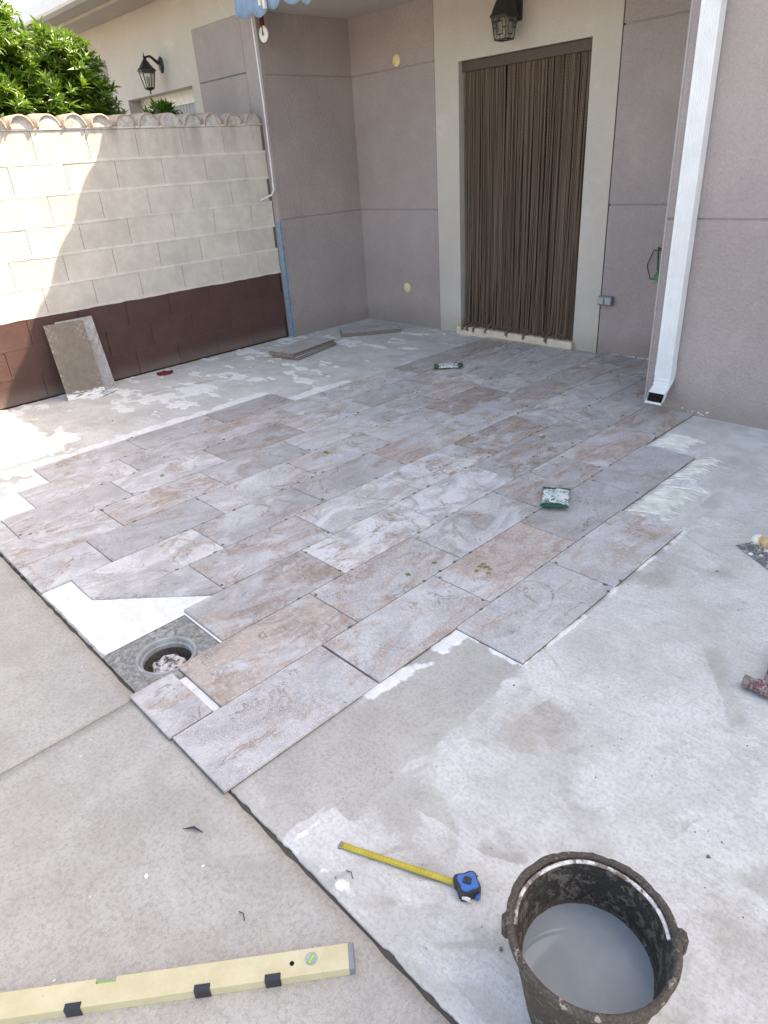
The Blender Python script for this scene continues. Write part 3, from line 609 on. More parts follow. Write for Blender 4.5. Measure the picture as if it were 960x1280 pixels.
while y > BY0+.1:
    s = random.uniform(.93, 1.06); t = W(link('coping_tile', ct, bw, (BX+random.uniform(-.012,.014), y, 1.906), (random.uniform(-.06,.06), random.uniform(-.03,.03), random.uniform(-.05,.05)))); t.scale = (1, s, s)
    f = W(link('coping_fill', fillm, bw, (BX+random.uniform(-.008,.004), y, 1.905))); f.scale = (1, s*.99, s*.99)
    y -= random.uniform(.188, .206)

# ------------------------------------------------------------------ house
house = empty('house', (-2.8, 3.5, 0)); tag(house, 'mauve rendered house with porch recess and a taller wing', 'house')
def HP(o): o.matrix_parent_inverse = Matrix.Translation((2.8, -3.5, 0)); return o
G1, G2, GW = 1.102, 2.275, .010; CEIL = 2.73
def panels(name, x0, x1, y0, y1, zs, m, inset, face):
    """wall made of panels with recessed grooves between; face tells which sides are recessed behind"""
    for a, b in zip(zs[:-1], zs[1:]):
        HP(box('wall_panel', (x0, y0, a+(GW/2 if a > 0 else 0)), (x1, y1, b-(GW/2 if b < zs[-1] else 0)), m, house, .0025))
    lo = [x0+.01, y0+.01, -.04]; hi = [x1-.01, y1-.01, zs[-1]-.01]
    for f in face:
        if f == '+x': hi[0] = x1-inset
        if f == '-y': lo[1] = y0+inset
        if f == '-x': lo[0] = x0+inset
    HP(box('wall_core', lo, hi, m, house))
AX = -4.70; FY = 2.45
panels('alcove', -4.92, AX, FY+.03, WALL_Y+.2, (-.03, G1, G2, 3.05), M['mauve'], .009, ('+x',))
HP(box('corner_pier', (-4.93, FY-.006, -.03), (AX+.003, FY+.034, 3.05), M['mauve'], house, .003))
bp = MB(); bp.box((AX-.052, FY-.0085, -.02), (AX+.0055, FY-.003, 1.09)); bp.box((AX+.0005, FY-.008, -.02), (AX+.0055, FY+.012, 1.09)); HP(bp.build('blue_corner_strip', M['blue_paint'], house))
DX0, DX1, DZ = -3.352, -2.098, 2.238; SX0, SX1 = -3.622, -1.868
panels('back_left', AX-.02, SX0, WALL_Y, WALL_Y+.22, (-.03, G1, G2, CEIL+.1), M['mauve'], .009, ('-y',))
panels('back_right', SX1, WING_X+.05, WALL_Y, WALL_Y+.22, (-.03, G1+.03, G2, CEIL+.1), M['mauve'], .009, ('-y',))
sy = WALL_Y-.006
sur = MB(); sur.box((SX0+.002, sy, -.03), (DX0, WALL_Y+.22, DZ)); sur.box((DX1, sy, -.03), (SX1-.002, WALL_Y+.22, DZ)); sur.box((SX0+.002, sy, DZ), (SX1-.002, WALL_Y+.22, CEIL+.1))
HP(sur.build('door_surround', M['cream'], house))
for xx in (SX0, SX1): HP(box('shadow_gap', (xx-.004, WALL_Y-.003, -.02), (xx+.004, WALL_Y+.1, CEIL), M['door_dark'], house))
HP(box('door_sill', (SILL_X[0], SILL_Y, -.03), (SILL_X[1], WALL_Y+.3, .058), M['sill'], house, .006))
HP(box('door', (DX0-.05, WALL_Y+.205, .03), (DX1+.05, WALL_Y+.25, DZ+.05), M['door_dark'], house))
fr = MB()
for xx in (DX0+.02, -2.73, DX1-.09): fr.box((xx, WALL_Y+.165, .05), (xx+.07, WALL_Y+.206, DZ))
fr.box((DX0, WALL_Y+.17, .055), (DX1, WALL_Y+.207, .16)); HP(fr.build('door_frame', M['door_dark'], house))
HP(box('porch_ceiling', (AX+.0035, 2.43, CEIL), (WING_X, WALL_Y+.1, CEIL+.18), M['ceiling'], house))
# the taller wing
panels('wing', WING_X, 4.2, WING_Y, 9.0, (-.03, 1.135, 2.30, 4.4, 6.25), M['mauve'], .009, ('-y','-x'))
HP(box('corner_bead', (WING_X-.004, WING_Y-.004, -.02), (WING_X+.007, WING_Y+.008, 6.2), M['edge_bead'], house, .0015))
rf = MB(); rf.box((-1.11, 1.9, 6.26), (4.5, 9.4, 6.46)); rf.add([(-1.11,1.9,6.462),(4.5,1.9,6.462),(4.5,9.4,6.462),(-1.11,9.4,6.462),(1.7,4.5,7.5),(1.7,6.8,7.5)], [(0,1,4),(1,2,5,4),(2,3,5),(3,0,4,5)])
HP(rf.build('wing_roof', M['terracotta'], house))
# low roof over the porch: slab and barrel tiles along the eave
def low_roof(x0, x1, eave_y, z, parent, W_, nm='roof'):
    mb = MB(); dy = 6.5; dzz = dy*.34
    mb.add([(x0,eave_y,z),(x1,eave_y,z),(x1,eave_y+dy,z+dzz),(x0,eave_y+dy,z+dzz),(x0,eave_y,z+.05),(x1,eave_y,z+.05),(x1,eave_y+dy,z+dzz+.05),(x0,eave_y+dy,z+dzz+.05)], [(0,3,2,1),(4,5,6,7),(0,1,5,4),(1,2,6,5),(2,3,7,6),(3,0,4,7)])
    W_(mb.build(nm, M['terracotta'], parent))
    ht = half_pipe(.085, .085, -.25, .25, .014, 10).mesh('roof_tile', M['terracotta']); x = x0+.1
    while x < x1-.08:
        for j in range(2):
            o = W_(link('roof_tile', ht, parent, (x, eave_y+.218+j*.42, z+.05+.218*.34+j*.42*.34-.101))); o.rotation_euler = (0, math.atan(-.34)*-1, -math.pi/2)
        x += .165
low_roof(-4.93, WING_X, 1.868, 3.125, house, HP)
HP(box('soffit', (-4.92, 1.93, 3.0), (WING_X, WALL_Y, 3.048), M['ceiling'], house)); HP(box('porch_beam', (AX+.004, 2.425, CEIL+.182), (WING_X, 2.62, 3.0), M['mauve'], house))
HP(box('back_wall', (-4.93, 8.3, -.03), (WING_X, 8.5, 5.2), M['mauve'], house)); HP(box('upper_wall', (AX, WALL_Y, CEIL+.1), (WING_X, WALL_Y+.2, 3.5), M['mauve'], house))
for (x, z) in ((-4.085, 2.335), (-4.075, .362)):
    mb = MB(); Mr = Matrix.Translation((x, WALL_Y, z)) @ Matrix.Rotation(R(90), 4, 'X')
    mb.lathe([(.047,-.004),(.047,.003),(.043,.006),(0,.0065)], n=28, M=Mr); HP(mb.build('junction_box_cover', M['cover_cream'], house))
mb = MB()
for i in range(14):      # crumbs of mortar along the foot of the wall
    x = random.uniform(-1.75, -1.0); mb.box((x, WALL_Y-.012, -.004), (x+random.uniform(.02,.09), WALL_Y+.002, random.uniform(.001,.008)))
for i in range(10):
    x = random.uniform(-.68, -.5); z = random.uniform(0,.03); mb.box((x, WING_Y-.003, z-.004), (x+random.uniform(.003,.010), WING_Y+.002, z+random.uniform(.001,.004)))
tag(HP(mb.build('mortar_crumbs', M['combed'], house)), kind='stuff')

# door lantern
def lantern_square(loc):
    t = empty('wall_lantern', loc); b = M['black_metal']; w = .080; wb = .060; h = .165
    tag(t, 'black square lantern with fretwork glass above the curtained doorway', 'lantern')
    mb = MB(); rp = [(.092*1.41,0),(.092*1.41,.010),(.080*1.41,.035),(.060*1.41,.10),(.040*1.41,.15),(.016,.17),(.012,.20)]
    mb.lathe(rp, n=4, M=Matrix.Rotation(R(45), 4, 'Z'), smooth=False); mb.add([(.092,.092,0),(-.092,.092,0),(-.092,-.092,0),(.092,-.092,0)], [(0,1,2,3)]); mb.build('roof', b, t, (0,0,h))
    mb = MB()
    for sx in (-1,1):
        for s2 in (-1,1): mb.tube([(sx*wb, s2*wb, 0), (sx*w, s2*w, h)], .007, 4, smooth=False)
    for z, ww in ((0, wb), (h-.004, w)):
        for s in (-1,1): mb.box((-ww, s*ww-.006, z-.006), (ww, s*ww+.006, z+.006)); mb.box((s*ww-.006, -ww, z-.006), (s*ww+.006, ww, z+.006))
    mb.build('frame', b, t)
    for k in range(4):
        Mr = Matrix.Rotation(R(90*k), 4, 'Z'); fm = MB()
        def q(u, z): ww = wb+(w-wb)*z/h; return Mr @ Vector((ww+.001, u*ww, z))
        for a in ([(-.45,.035),(.45,.035)],[(-.45,.13),(.45,.13)],[(-.45,.035),(-.45,.13)],[(.45,.035),(.45,.13)],[(-1,.085),(-.45,.085)],[(.45,.085),(1,.085)],[(0,0),(0,.035)],[(0,.13),(0,.165)]):
            fm.tube([q(*a[0]), q(*a[1])], .0042, 4, smooth=False)
        fm.build('fretwork', b, t)
        g = MB(); g.add([q(-1,0)-Mr@Vector((.004,0,0)), q(1,0)-Mr@Vector((.004,0,0)), q(1,h)-Mr@Vector((.004,0,0)), q(-1,h)-Mr@Vector((.004,0,0))], [(0,1,2,3)]); g.build('pane', M['glass'], t)
    MB().lathe([(0,0),(.02,.0),(.022,.05),(.03,.09),(.022,.13),(0,.14)], n=12).build('bulb', M['bulb'], t, (0,0,.03))
    mb = MB(); mb.tube([(0,0,h+.19),(0,.03,h+.25),(0,.10,h+.27),(0,.17,h+.22),(0,.19,h+.12)], .014, 8); mb.cbox((-.055,.175,h-.02),(.055,.20,h+.26), .008); mb.build('bracket', b, t)
    return t
lq = lantern_square((-2.755, WALL_Y-.006-.17, 2.300)); lq.scale = (.85,.85,.85)

# string curtain
cur = empty('string_curtain', (-2.725, WALL_Y+.07, 0)); tag(cur, 'brown braided string curtain hanging in the doorway', 'curtain')
def CP(o): o.matrix_parent_inverse = Matrix.Translation((2.725, -(WALL_Y+.07), 0)); return o
CP(box('rail', (DX0+.004, WALL_Y+.035, DZ-.078), (DX1-.004, WALL_Y+.105, DZ-.002), M['curtain_rail'], cur, .004))
NS = 215; cl = sorted(random.uniform(DX0+.02, DX1-.02) for _ in range(58))
tails = {9: .0, 21: .0, 43: .0, 76: .0}
for i in range(NS):
    x = DX0+.014+(DX1-DX0-.028)*(i+.5)/NS; c = min(cl, key=lambda q: abs(q-x)); xe = x+(c-x)*random.uniform(.35, .75)+random.uniform(-.008, .008)
    yb = WALL_Y+.065+random.uniform(-.014, .014); bulge = random.uniform(-.010, .012); zl = random.uniform(.066, .11); sw = random.uniform(-.012, .012)
    pts = []
    for t in np.linspace(0, 1, 15):
        k = t**2.6; pts.append((x+(xe-x)*k+sw*math.sin(t*3.1), yb+bulge*math.sin(t*4+i)-.03*k*random.uniform(.8,1.2), DZ-.075-(DZ-.075-zl)*t))
    e = Vector(pts[-1]); dx = random.choice((-1,1))*random.uniform(.005,.03)
    tail = any(abs(xe-(DX0+(DX1-DX0)*f)) < .013 for f in (.05, .10, .155, .27, .475, .62, .80))
    if tail: pts += [(e.x, SILL_Y+.02, .066), (e.x+dx*.3, SILL_Y-.006, .060), (e.x+dx*.4, SILL_Y-.010, .02+random.uniform(0,.02))]
    else: pts += [(e.x+dx*.5, e.y-.012, .0635), (e.x+dx*1.4, e.y-.03-random.uniform(0,.02), .0625)]
    CP(MB().tube(pts, random.uniform(.0036, .0048), 5).build('strand', M['strand'], cur))

# socket box
t = empty('socket_box', (-1.815, WALL_Y, .425)); tag(t, 'grey double outdoor socket box on the mauve wall by the door', 'socket')
MB().cbox((-.062,-.042,-.036),(.062,.0,.036), .006).build('housing', M['grey_plastic'], t)
for sx in (-.031,.031):
    cv = MB().cbox((sx-.027,-.052,-.026),(sx+.027,-.040,.028), .005).build('cover', M['light_grey_plastic'], t)
t.location.x = -1.852+.04

# green hanging holder beside the wing
t = empty('hanging_holder', (-1.40, WALL_Y-.01, .60)); tag(t, 'dark green hexagonal wire holder with a green cup by the downspout corner', 'holder')
hexp = [(-.045,.225),(-.085,.115),(-.05,.02),(.05,.02),(.085,.115),(.045,.225)]
MB().tube([(p[0], -.03, p[1]) for p in hexp+hexp[:1]], .0045, 6).build('frame', M['green_metal'], t)
MB().tube([(-.012,-.03,.25),(.0,-.03,.10),(.012,-.03,.055)], .006, 6).build('rod', M['green_metal'], t)
MB().tube([(-.012,-.03,.235),(-.012,.012,.235)], .005, 6).build('hook', M['green_metal'], t)
MB().lathe([(.036,0),(.034,.02),(.012,.06),(.0,.062)], n=14).build('cup', M['green_plastic'], t, (.012,-.03,.018))

# downspout
t = empty('downspout', (-.797, WING_Y, 0)); tag(t, 'white ribbed metal downspout with elbow on the corner of the mauve wing', 'downspout')
def spout_section(w, d, ribs=True):      # closed outline with flutes on the front, centred
    pts = []; n = 16
    for i in range(n+1):
        u = -w+2*w*i/n; dd = (.0022 if (ribs and i % 2 and 1 < i < n-1) else 0); pts.append((u, -d+dd))
    pts += [(w, d), (-w, d)]; return pts
sec = spout_section(.051, .034); ns = len(sec)
def sweep(path, name, m, scale=None):     # path: list of (y, z, pitch) ; section x across, y thickness turned by pitch about x
    mb = MB(); vs = []
    for i, (yy, zz, a) in enumerate(path):
        s = scale[i] if scale else 1
        for (px, py) in sec: vs.append((px*s, yy+py*s*math.cos(a), zz+py*s*math.sin(a)))
    fs = [(i*ns+k, (i+1)*ns+k, (i+1)*ns+(k+1) % ns, i*ns+(k+1) % ns) for i in range(len(path)-1) for k in range(ns)]
    mb.add(vs, fs); return mb.build(name, m, t)
yc = -.040
sweep([(yc, 6.2, 0), (yc, 3.0, 0), (yc, .20, 0)], 'pipe', M['white_alu'])
path = []; sc = []
path.append((yc, .275, 0)); sc.append(1.035); path.append((yc, .235, 0)); sc.append(1.035)
for i in range(13):
    f = i/12; a = R(62)*f; rr = .115; path.append((yc-rr*(1-math.cos(a)), .215-rr*math.sin(a), a)); sc.append(1.035 if i % 2 == 0 or i > 8 else .955)
ye, ze, ae = path[-1]; path.append((ye-.055*math.sin(ae)*1.0, ze-.055*math.cos(ae), ae)); sc.append(1.035)
ELB_END = path[-1]
el = sweep(path, 'elbow', M['white_alu'], sc)
mb = MB(); ye, ze, ae = ELB_END; kk = .9
mb.add([(px*kk, ye+.014*math.sin(ae)+py*kk*math.cos(ae), ze+.014*math.cos(ae)+py*kk*math.sin(ae)) for px, py in sec], [tuple(range(ns))]); mb.build('mouth', M['dark_hole'], t)
for z in (2.6, 5.2): MB().box((-.058, -.077, z), (.058, .004, z+.03)).build('bracket', M['white_alu'], t)
t.location.z = .012
mb = MB(); mb.tube([(0,0,0),(0,-.02,.004),(.004,-.022,.014),(-.004,-.02,.022),(.004,-.02,.030)], .004, 6)
tag(mb.build('cable_clip', M['white_plastic'], None, (-.757, WING_Y+.002, 1.985)), 'small white cable clip on the mauve wing beside the downspout', 'clip')

# awning, crank, disc
t = empty('awning', (-4.70, 2.3, 2.72)); tag(t, 'faded blue fabric awning rolled up with scalloped valance under the eave', 'awning')
MB().tube([(-.02,.0,.12),(3.6,.0,.12)], .062, 14).build('roller', M['awning_blue'], t)
mb = MB(); N = 240; vs = []
for i in range(N):
    u = -.03+3.63*i/(N-1); f = (u/.20) % 1; zb = -.075-.05*math.sin(math.pi*f)**.7 - (.012*math.sin(u*9)); yy = .010*math.sin(u*17)
    for j, z in enumerate((.10, .02, -.03, zb)): vs.append((u, -.064+yy*j/2, z+(0.016*math.sin(u*13) if j > 1 else 0)))
mb.add(vs, [(4*i+j, 4*i+j+1, 4*i+5+j, 4*i+4+j) for i in range(N-1) for j in range(3)], True); vo = mb.build('valance', M['awning_blue'], t)
sd = vo.modifiers.new('thick', 'SOLIDIFY'); sd.thickness = .002
mb = MB(); mb.cbox((.34,-.105,-.075),(.365,-.07,.04), .004); mb.cbox((.385,-.10,-.10),(.41,-.07,.04), .004); mb.build('arm_bracket', M['white_plastic'], t)
MB().cbox((-.035,-.04,-.01),(.0,.06,.20), .004).build('end_plate', M['black_metal'], t)
for xx in (.6, 2.6): MB().box((xx, .03, .10), (xx+.05, .11, .28)).build('mount', M['black_metal'], t)
t.location = (-4.60, 2.28, 2.745)
t = empty('awning_crank', (-4.60, 2.355, 2.70)); tag(t, 'white awning crank rod with bent handle hanging by the block wall end', 'crank')
MB().tube([(.02,-.03,.10),(.02,-.03,.0)], .009, 8).build('eye', M['black_metal'], t)
MB().tube([(.02,-.03,.0),(-.03,.02,-.66),(-.055,.035,-1.29)], .0062, 8).build('rod', M['white_alu'], t)
MB().tube([(-.055,.035,-1.28),(-.057,.035,-1.335),(-.075,.02,-1.375),(-.17,-.03,-1.41),(-.195,-.04,-1.435),(-.20,-.045,-1.53)], .0075, 8).build('handle', M['white_alu'], t)
MB().tube([(-.20,-.045,-1.47),(-.20,-.045,-1.545)], .010, 8).build('grip', M['light_grey_plastic'], t)
t = empty('hanging_disc', (-4.565, FY-.03, 2.545)); tag(t, 'round white disc hanging on a dark red strap under the awning', 'disc')
Mr = Matrix.Rotation(R(90), 4, 'X'); MB().lathe([(.0,-.008),(.055,-.008),(.060,-.003),(.060,.003),(.055,.008),(.016,.008),(.012,.004),(0,.004)], n=30, M=Mr).build('disc', M['white_plastic'], t)
MB().lathe([(0,.012),(.012,.012),(.014,.006)], n=12, M=Mr).build('hub', M['grey_plastic'], t)
MB().box((-.004,-.013,-.005),(.004,-.009,.26)).build('cord', M['maroon_strap'], t); MB().box((-.035,-.004,.03),(.02,.004,.26)).build('strap', M['maroon_strap'], t)

# ------------------------------------------------------------------ neighbouring house
nb = empty('neighbour_house', (-7.5, 2.5, 0)); tag(nb, 'cream neighbouring house with mauve panels behind the block wall', 'house')
def NP(o): o.matrix_parent_inverse = Matrix.Translation((7.5, -2.5, 0)); return o
WX0, WX1, WZ0, WZ1 = -7.30, -5.89, 1.15, 2.315
mb = MB(); y0, y1 = FY+.004, FY+.20
mb.box((-15, y0, -.05), (WX0, y1, 3.06)); mb.box((WX1, y0, -.05), (-4.935, y1, 3.06)); mb.box((WX0, y0, WZ1), (WX1, y1, 3.06)); mb.box((WX0, y0, -.05), (WX1, y1, WZ0)); NP(mb.build('wall', M['cream'], nb))
for z0, z1 in ((-.04, 2.308), (2.318, 2.745)):
    NP(box('wall_panel', (-5.74, FY-.004, z0), (-4.936, FY+.02, z1), M['mauve'], nb, .003)); NP(box('wall_panel', (-8.3, FY-.004, z0), (-7.66, FY+.02, z1), M['mauve'], nb, .003))
for xa_, xb_ in ((-5.735, -4.937), (-8.295, -7.665)): NP(box('panel_backing', (xa_, FY, -.03), (xb_, FY+.02, 2.74), M['dark_gap'], nb))
wf = MB(); wf.box((WX0, y1-.05, WZ1-.12), (WX1, y1, WZ1)); wf.box((WX0, y1-.05, WZ0), (WX0+.07, y1, WZ1-.12)); wf.box((WX1-.07, y1-.05, WZ0), (WX1, y1, WZ1-.12)); wf.box((WX0+.07, y1-.05, WZ0), (WX1-.07, y1, WZ0+.07))
win = NP(wf.build('window', M['window_frame'], nb)); sm = MB()
for i in range(20): a = WX0+.07+i*(WX1-WX0-.14)/20; sm.box((a+.003, y1-.035, WZ0+.07), (a+(WX1-WX0-.14)/20-.003, y1-.02, WZ1-.12))
sh = sm.build('shutter', M['shutter_grey'], win)
NP(box('soffit', (-15, 1.86, 3.062), (-4.95, y1, 3.10), M['ceiling'], nb)); NP(box('soffit_step', (-15, 2.06, 3.03), (-4.95, 2.14, 3.06), M['ceiling'], nb))
gp = [(1.855,3.055),(1.76,3.055),(1.745,3.075),(1.742,3.175),(1.75,3.182),(1.756,3.175),(1.76,3.085),(1.77,3.07),(1.845,3.07),(1.85,3.17),(1.858,3.17)]
mb = MB(); mb.add([(-15,a,b) for a,b in gp]+[(-4.95,a,b) for a,b in gp], [(i, i+1, len(gp)+i+1, len(gp)+i) for i in range(len(gp)-1)]); NP(mb.build('gutter', M['gutter_white'], nb))
low_roof(-15, -4.95, 1.80, 3.12, nb, NP); NP(box('back_wall', (-15, 8.3, -.05), (-4.95, 8.5, 5.2), M['cream'], nb)); NP(box('side_wall', (-15, 2.7, -.05), (-14.8, 8.3, 4.5), M['cream'], nb))

def lantern_hex(loc):
    t = empty('wall_lantern', loc); b = M['black_metal']; tag(t, 'black tapered hexagonal lantern on a curved bracket above the block wall', 'lantern')
    n = 6; rt, rb, h = .105, .062, .19
    MB().lathe([(.125,0),(.125,.012),(.085,.05),(.05,.10),(.022,.135),(.012,.15),(.018,.165),(.006,.185),(.005,.215)], n=6, smooth=False).build('roof', b, t, (0,0,h))
    fm = MB()
    for k in range(n):
        a = 2*math.pi*k/n; a2 = 2*math.pi*(k+1)/n; p = Vector((rb*math.cos(a), rb*math.sin(a), 0)); q = Vector((rt*math.cos(a), rt*math.sin(a), h)); p2 = Vector((rb*math.cos(a2), rb*math.sin(a2), 0)); q2 = Vector((rt*math.cos(a2), rt*math.sin(a2), h))
        fm.tube([p, q], .0065, 4); fm.tube([p, p2], .006, 4); fm.tube([q, q2], .006, 4)
        MB().add([v*.97 for v in (p, p2, q2, q)], [(0,1,2,3)]).build('pane', M['glass'], t)
    fm.build('frame', b, t)
    MB().lathe([(.0,-.075),(.010,-.07),(.013,-.055),(.006,-.045),(.012,-.03),(.05,-.02),(.068,-.008),(.068,.004),(0,.006)], n=12).build('finial', b, t)
    MB().lathe([(0,0),(.016,0),(.018,.04),(.028,.08),(.018,.11),(0,.12)], n=10).build('bulb', M['bulb'], t, (0,0,.02))
    mb = MB(); mb.tube([(0,0,h+.12),(.0,.03,h+.165),(0,.09,h+.175),(0,.15,h+.13),(0,.20,h+.10)], [.013,.014,.016,.02,.026], 8); mb.build('bracket', b, t)
    Mr = Matrix.Translation((0,.225,h+.08)) @ Matrix.Rotation(R(90), 4, 'X'); mb = MB(); mb.lathe([(.062,-.012),(.062,.0),(.05,.012),(.02,.022),(0,.024)], n=20, M=Mr); mb.v = [(x, y, (z-h-.08)*1.55+h+.08) for x,y,z in mb.v]; mb.build('back_plate', b, t)
    return t
lh = lantern_hex((-6.42, FY+.004-.177, 2.345)); lh.scale = (.75,.75,.75)

# ------------------------------------------------------------------ bushes behind the wall
def bush(name, blobs, n, seed, label, stems):
    rr = random.Random(seed); t = empty(name, stems[0][0]); tag(t, label, 'bush'); base = Vector(stems[0][0])
    vs = []; fs = []; sh = []
    cen = Vector((sum(b[0] for b in blobs), sum(b[1] for b in blobs), sum(b[2] for b in blobs)))/len(blobs)
    wts = [b[3]**2 for b in blobs]
    for _ in range(n):
        b = rr.choices(blobs, wts)[0]; c = Vector(b[:3]); d = Vector((rr.gauss(0,1), rr.gauss(0,1), rr.gauss(.25,1))).normalized()
        rad = b[3]*(rr.random()**.35)*rr.uniform(.85, 1.12); p = c+Vector((d.x*rad, d.y*rad, d.z*rad*.9))
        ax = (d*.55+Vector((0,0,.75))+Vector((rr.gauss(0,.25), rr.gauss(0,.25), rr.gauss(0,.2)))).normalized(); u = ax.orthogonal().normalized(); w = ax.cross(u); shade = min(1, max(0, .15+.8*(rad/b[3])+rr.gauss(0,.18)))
        k = rr.randint(8, 12); L = rr.uniform(.075, .12)
        for i in range(k):
            a = 2*math.pi*i/k+rr.uniform(-.3,.3); el = rr.uniform(.15, 1.05); dr = (u*math.cos(a)+w*math.sin(a))*math.cos(el)+ax*math.sin(el); sd = dr.cross(ax).normalized(); nn_ = sd.cross(dr).normalized(); ll = L*rr.uniform(.75,1.1); wd = ll*rr.uniform(.11,.15)
            o = len(vs); q = p+ax*rr.uniform(-.02,.02)
            vs += [q, q+dr*ll*.4+sd*wd-nn_*.0+nn_*.004, q+dr*ll*.45-nn_*.003, q+dr*ll*.4-sd*wd+nn_*.004, q+dr*ll*.95-nn_*ll*.14]
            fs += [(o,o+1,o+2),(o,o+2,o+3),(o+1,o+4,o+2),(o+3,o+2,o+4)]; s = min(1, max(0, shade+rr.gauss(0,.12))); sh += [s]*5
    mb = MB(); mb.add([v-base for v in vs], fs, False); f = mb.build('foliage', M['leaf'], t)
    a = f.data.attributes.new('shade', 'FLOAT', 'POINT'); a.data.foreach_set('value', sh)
    for (s0, s1) in stems:
        s0 = Vector(s0)-base; s1 = Vector(s1)-base; m_ = (s0+s1)/2+Vector((rr.uniform(-.08,.08), rr.uniform(-.08,.08), 0)); MB().tube([s0, m_, s1], [.035,.026,.012], 7).build('stem', M['bark'], t)
    return t
bb = [(-5.65,.95,2.30,.42),(-5.70,.45,2.35,.48),(-5.6,.0,2.3,.5),(-5.65,1.22,2.1,.30),(-5.55,.80,2.0,.35),(-5.5,.35,2.0,.4),(-5.75,.62,2.62,.30),(-5.6,1.18,2.42,.22),(-5.7,-.5,2.4,.5),(-5.55,.1,1.8,.4),(-5.8,.42,2.85,.22),(-5.55,1.25,1.95,.25)]
bush('leafy_bush', bb, 2900, 4, 'large glossy green bush rising behind the block wall', [((-5.7,.5,-.05),(-5.7,.6,2.1)), ((-5.65,.55,-.05),(-5.6,.1,2.0)), ((-5.75,.45,-.05),(-5.65,1.0,2.0)), ((-5.7,.4,-.05),(-5.7,-.4,2.1))])
bb = [(-5.6,1.93,2.0,.13),(-5.6,2.08,1.93,.12),(-5.6,1.85,1.92,.10),(-5.62,1.95,2.1,.06),(-5.6,2.25,1.93,.06)]
bush('leafy_bush', bb, 95, 9, 'small sprigs of green leaves poking up below the neighbour window', [((-5.6,1.95,-.05),(-5.6,1.95,1.95)), ((-5.62,2.0,-.05),(-5.6,2.2,1.9))])

# ------------------------------------------------------------------ loose tiles
tile_mesh = MB().prism([(-.149,-.299),(.149,-.299),(.149,.299),(-.149,.299)], -.0055, .0055, .0008).mesh('loose_tile', M['tile']); tile_mesh.materials.append(M['tile_body'])
for p in tile_mesh.polygons: p.material_index = 0 if p.normal.z > .9 else 1
def loose(loc, rot, label, group=None, c=(.5,.3,.2,.4)):
    o = link('loose_tile', tile_mesh, None, loc, rot); o.color = c; return tag(o, label, 'tile', group)
for i, nm in enumerate(('bottom', 'second lowest', 'middle', 'second highest', 'top')):
    loose((-4.17+(.03 if i < 2 else 0)+(.004,-.006,.003,-.003,.004)[i], 2.13+(.02 if i < 2 else 0)+.004*i, ZS+.0082+i*.0116), (0,0,R(11)+(.05,.03,.0,.012,-.01)[i]), nm+' tile of the flat stack of five by the blue strip', 'tiles stacked by the pier', (.55,.0,.1,.5))
for i, nm in enumerate(('bottom', 'middle', 'top')):
    loose((-4.19, 3.035+.006*i, ZS+.0082+i*.0116), (0,0,R(-37)+(.0,.015,-.008)[i]), nm+' tile of three lying flat in the porch corner', 'tiles lying in the porch corner', (.6,.0,.1,.5))
# leaning tiles: built from base edge and lean angle
def lean(base, ydir, top_x, name, label, mfront, mback, c):
    b = Vector(base); w = Vector(ydir).normalized(); L = .598; hz = math.sqrt(L*L-(b.x-top_x)**2); up = Vector((top_x-b.x, 0, hz)); up = (up-w*up.dot(w)).normalized(); nrm = w.cross(up)
    Mr = Matrix((w, up, nrm)).transposed().to_4x4(); ctr = b+w*.148+up*.299+nrm*(.005)
    o = MB().cbox((-.148,-.299,-.005),(.148,.299,.005), .0012).build(name, mfront, None); o.matrix_world = Matrix.Translation(ctr) @ Mr; o.color = c
    return tag(o, label, 'tile', 'tiles leaning on the block wall')
lean((-4.595, .175, ZS+.002), (.03, 1, 0), -4.752, 'loose_tile', 'tile leaning on the brown wall base with its stone face out, half hidden', M['tile'], None, (.35,.25,.3,.2))
lean((-4.555, .055, ZS+.002), (.16, 1, 0), -4.735, 'loose_tile', 'upturned tile leaning on the wall with its ribbed back smeared in adhesive', M['tile_back'], None, (0,0,0,1))

# ------------------------------------------------------------------ small things on the floor
rg = MB(); rr = random.Random(2); pts = [Vector((.055*math.cos(a)*(1+.2*math.sin(3*a)), .032*math.sin(a), .012+.004*math.sin(5*a))) for a in np.linspace(0, 6.0, 16)]
rg.tube(pts, [.010+.004*rr.random() for _ in pts], 7); rg.tube([p*.6+Vector((.005,.004,.006)) for p in pts], .009, 6)
tag(rg.build('cord_coil', M['rag'], None, (-4.60, .935, ZS), (0,0,R(70))), 'small dark red coil of cord at the foot of the brown wall', 'cord')
tag(MB().tube([(-4.425,.29,ZS+.005),(-4.45,.36,ZS+.006),(-4.485,.43,ZS+.005)], .0045, 5).build('stick', M['twig']), 'short thin dark stick in front of the leaning tiles', 'stick')
tag(MB().tube([(-.285,-1.308,ZS+.003),(-.262,-1.288,ZS+.010),(-.235,-1.276,ZS+.003)], [.001,.0045,.001], 5, squash=.4).build('dry_leaf', M['dry_leaf']), 'curled dark leaf lying on the old concrete', 'leaf')
tw = ((.128,-1.085,.10,'thin curved twig on the white slurry tip'),(.02,-1.33,.06,'thin twig on the old concrete above the level'))
for (x, y, l, lb) in tw: tag(MB().tube([(x,y,ZS+.004),(x+.014,y+.004,ZS+.007),(x+.028,y-.003,ZS+.004)], .0011, 5).build('twig', M['twig']), lb, 'twig')
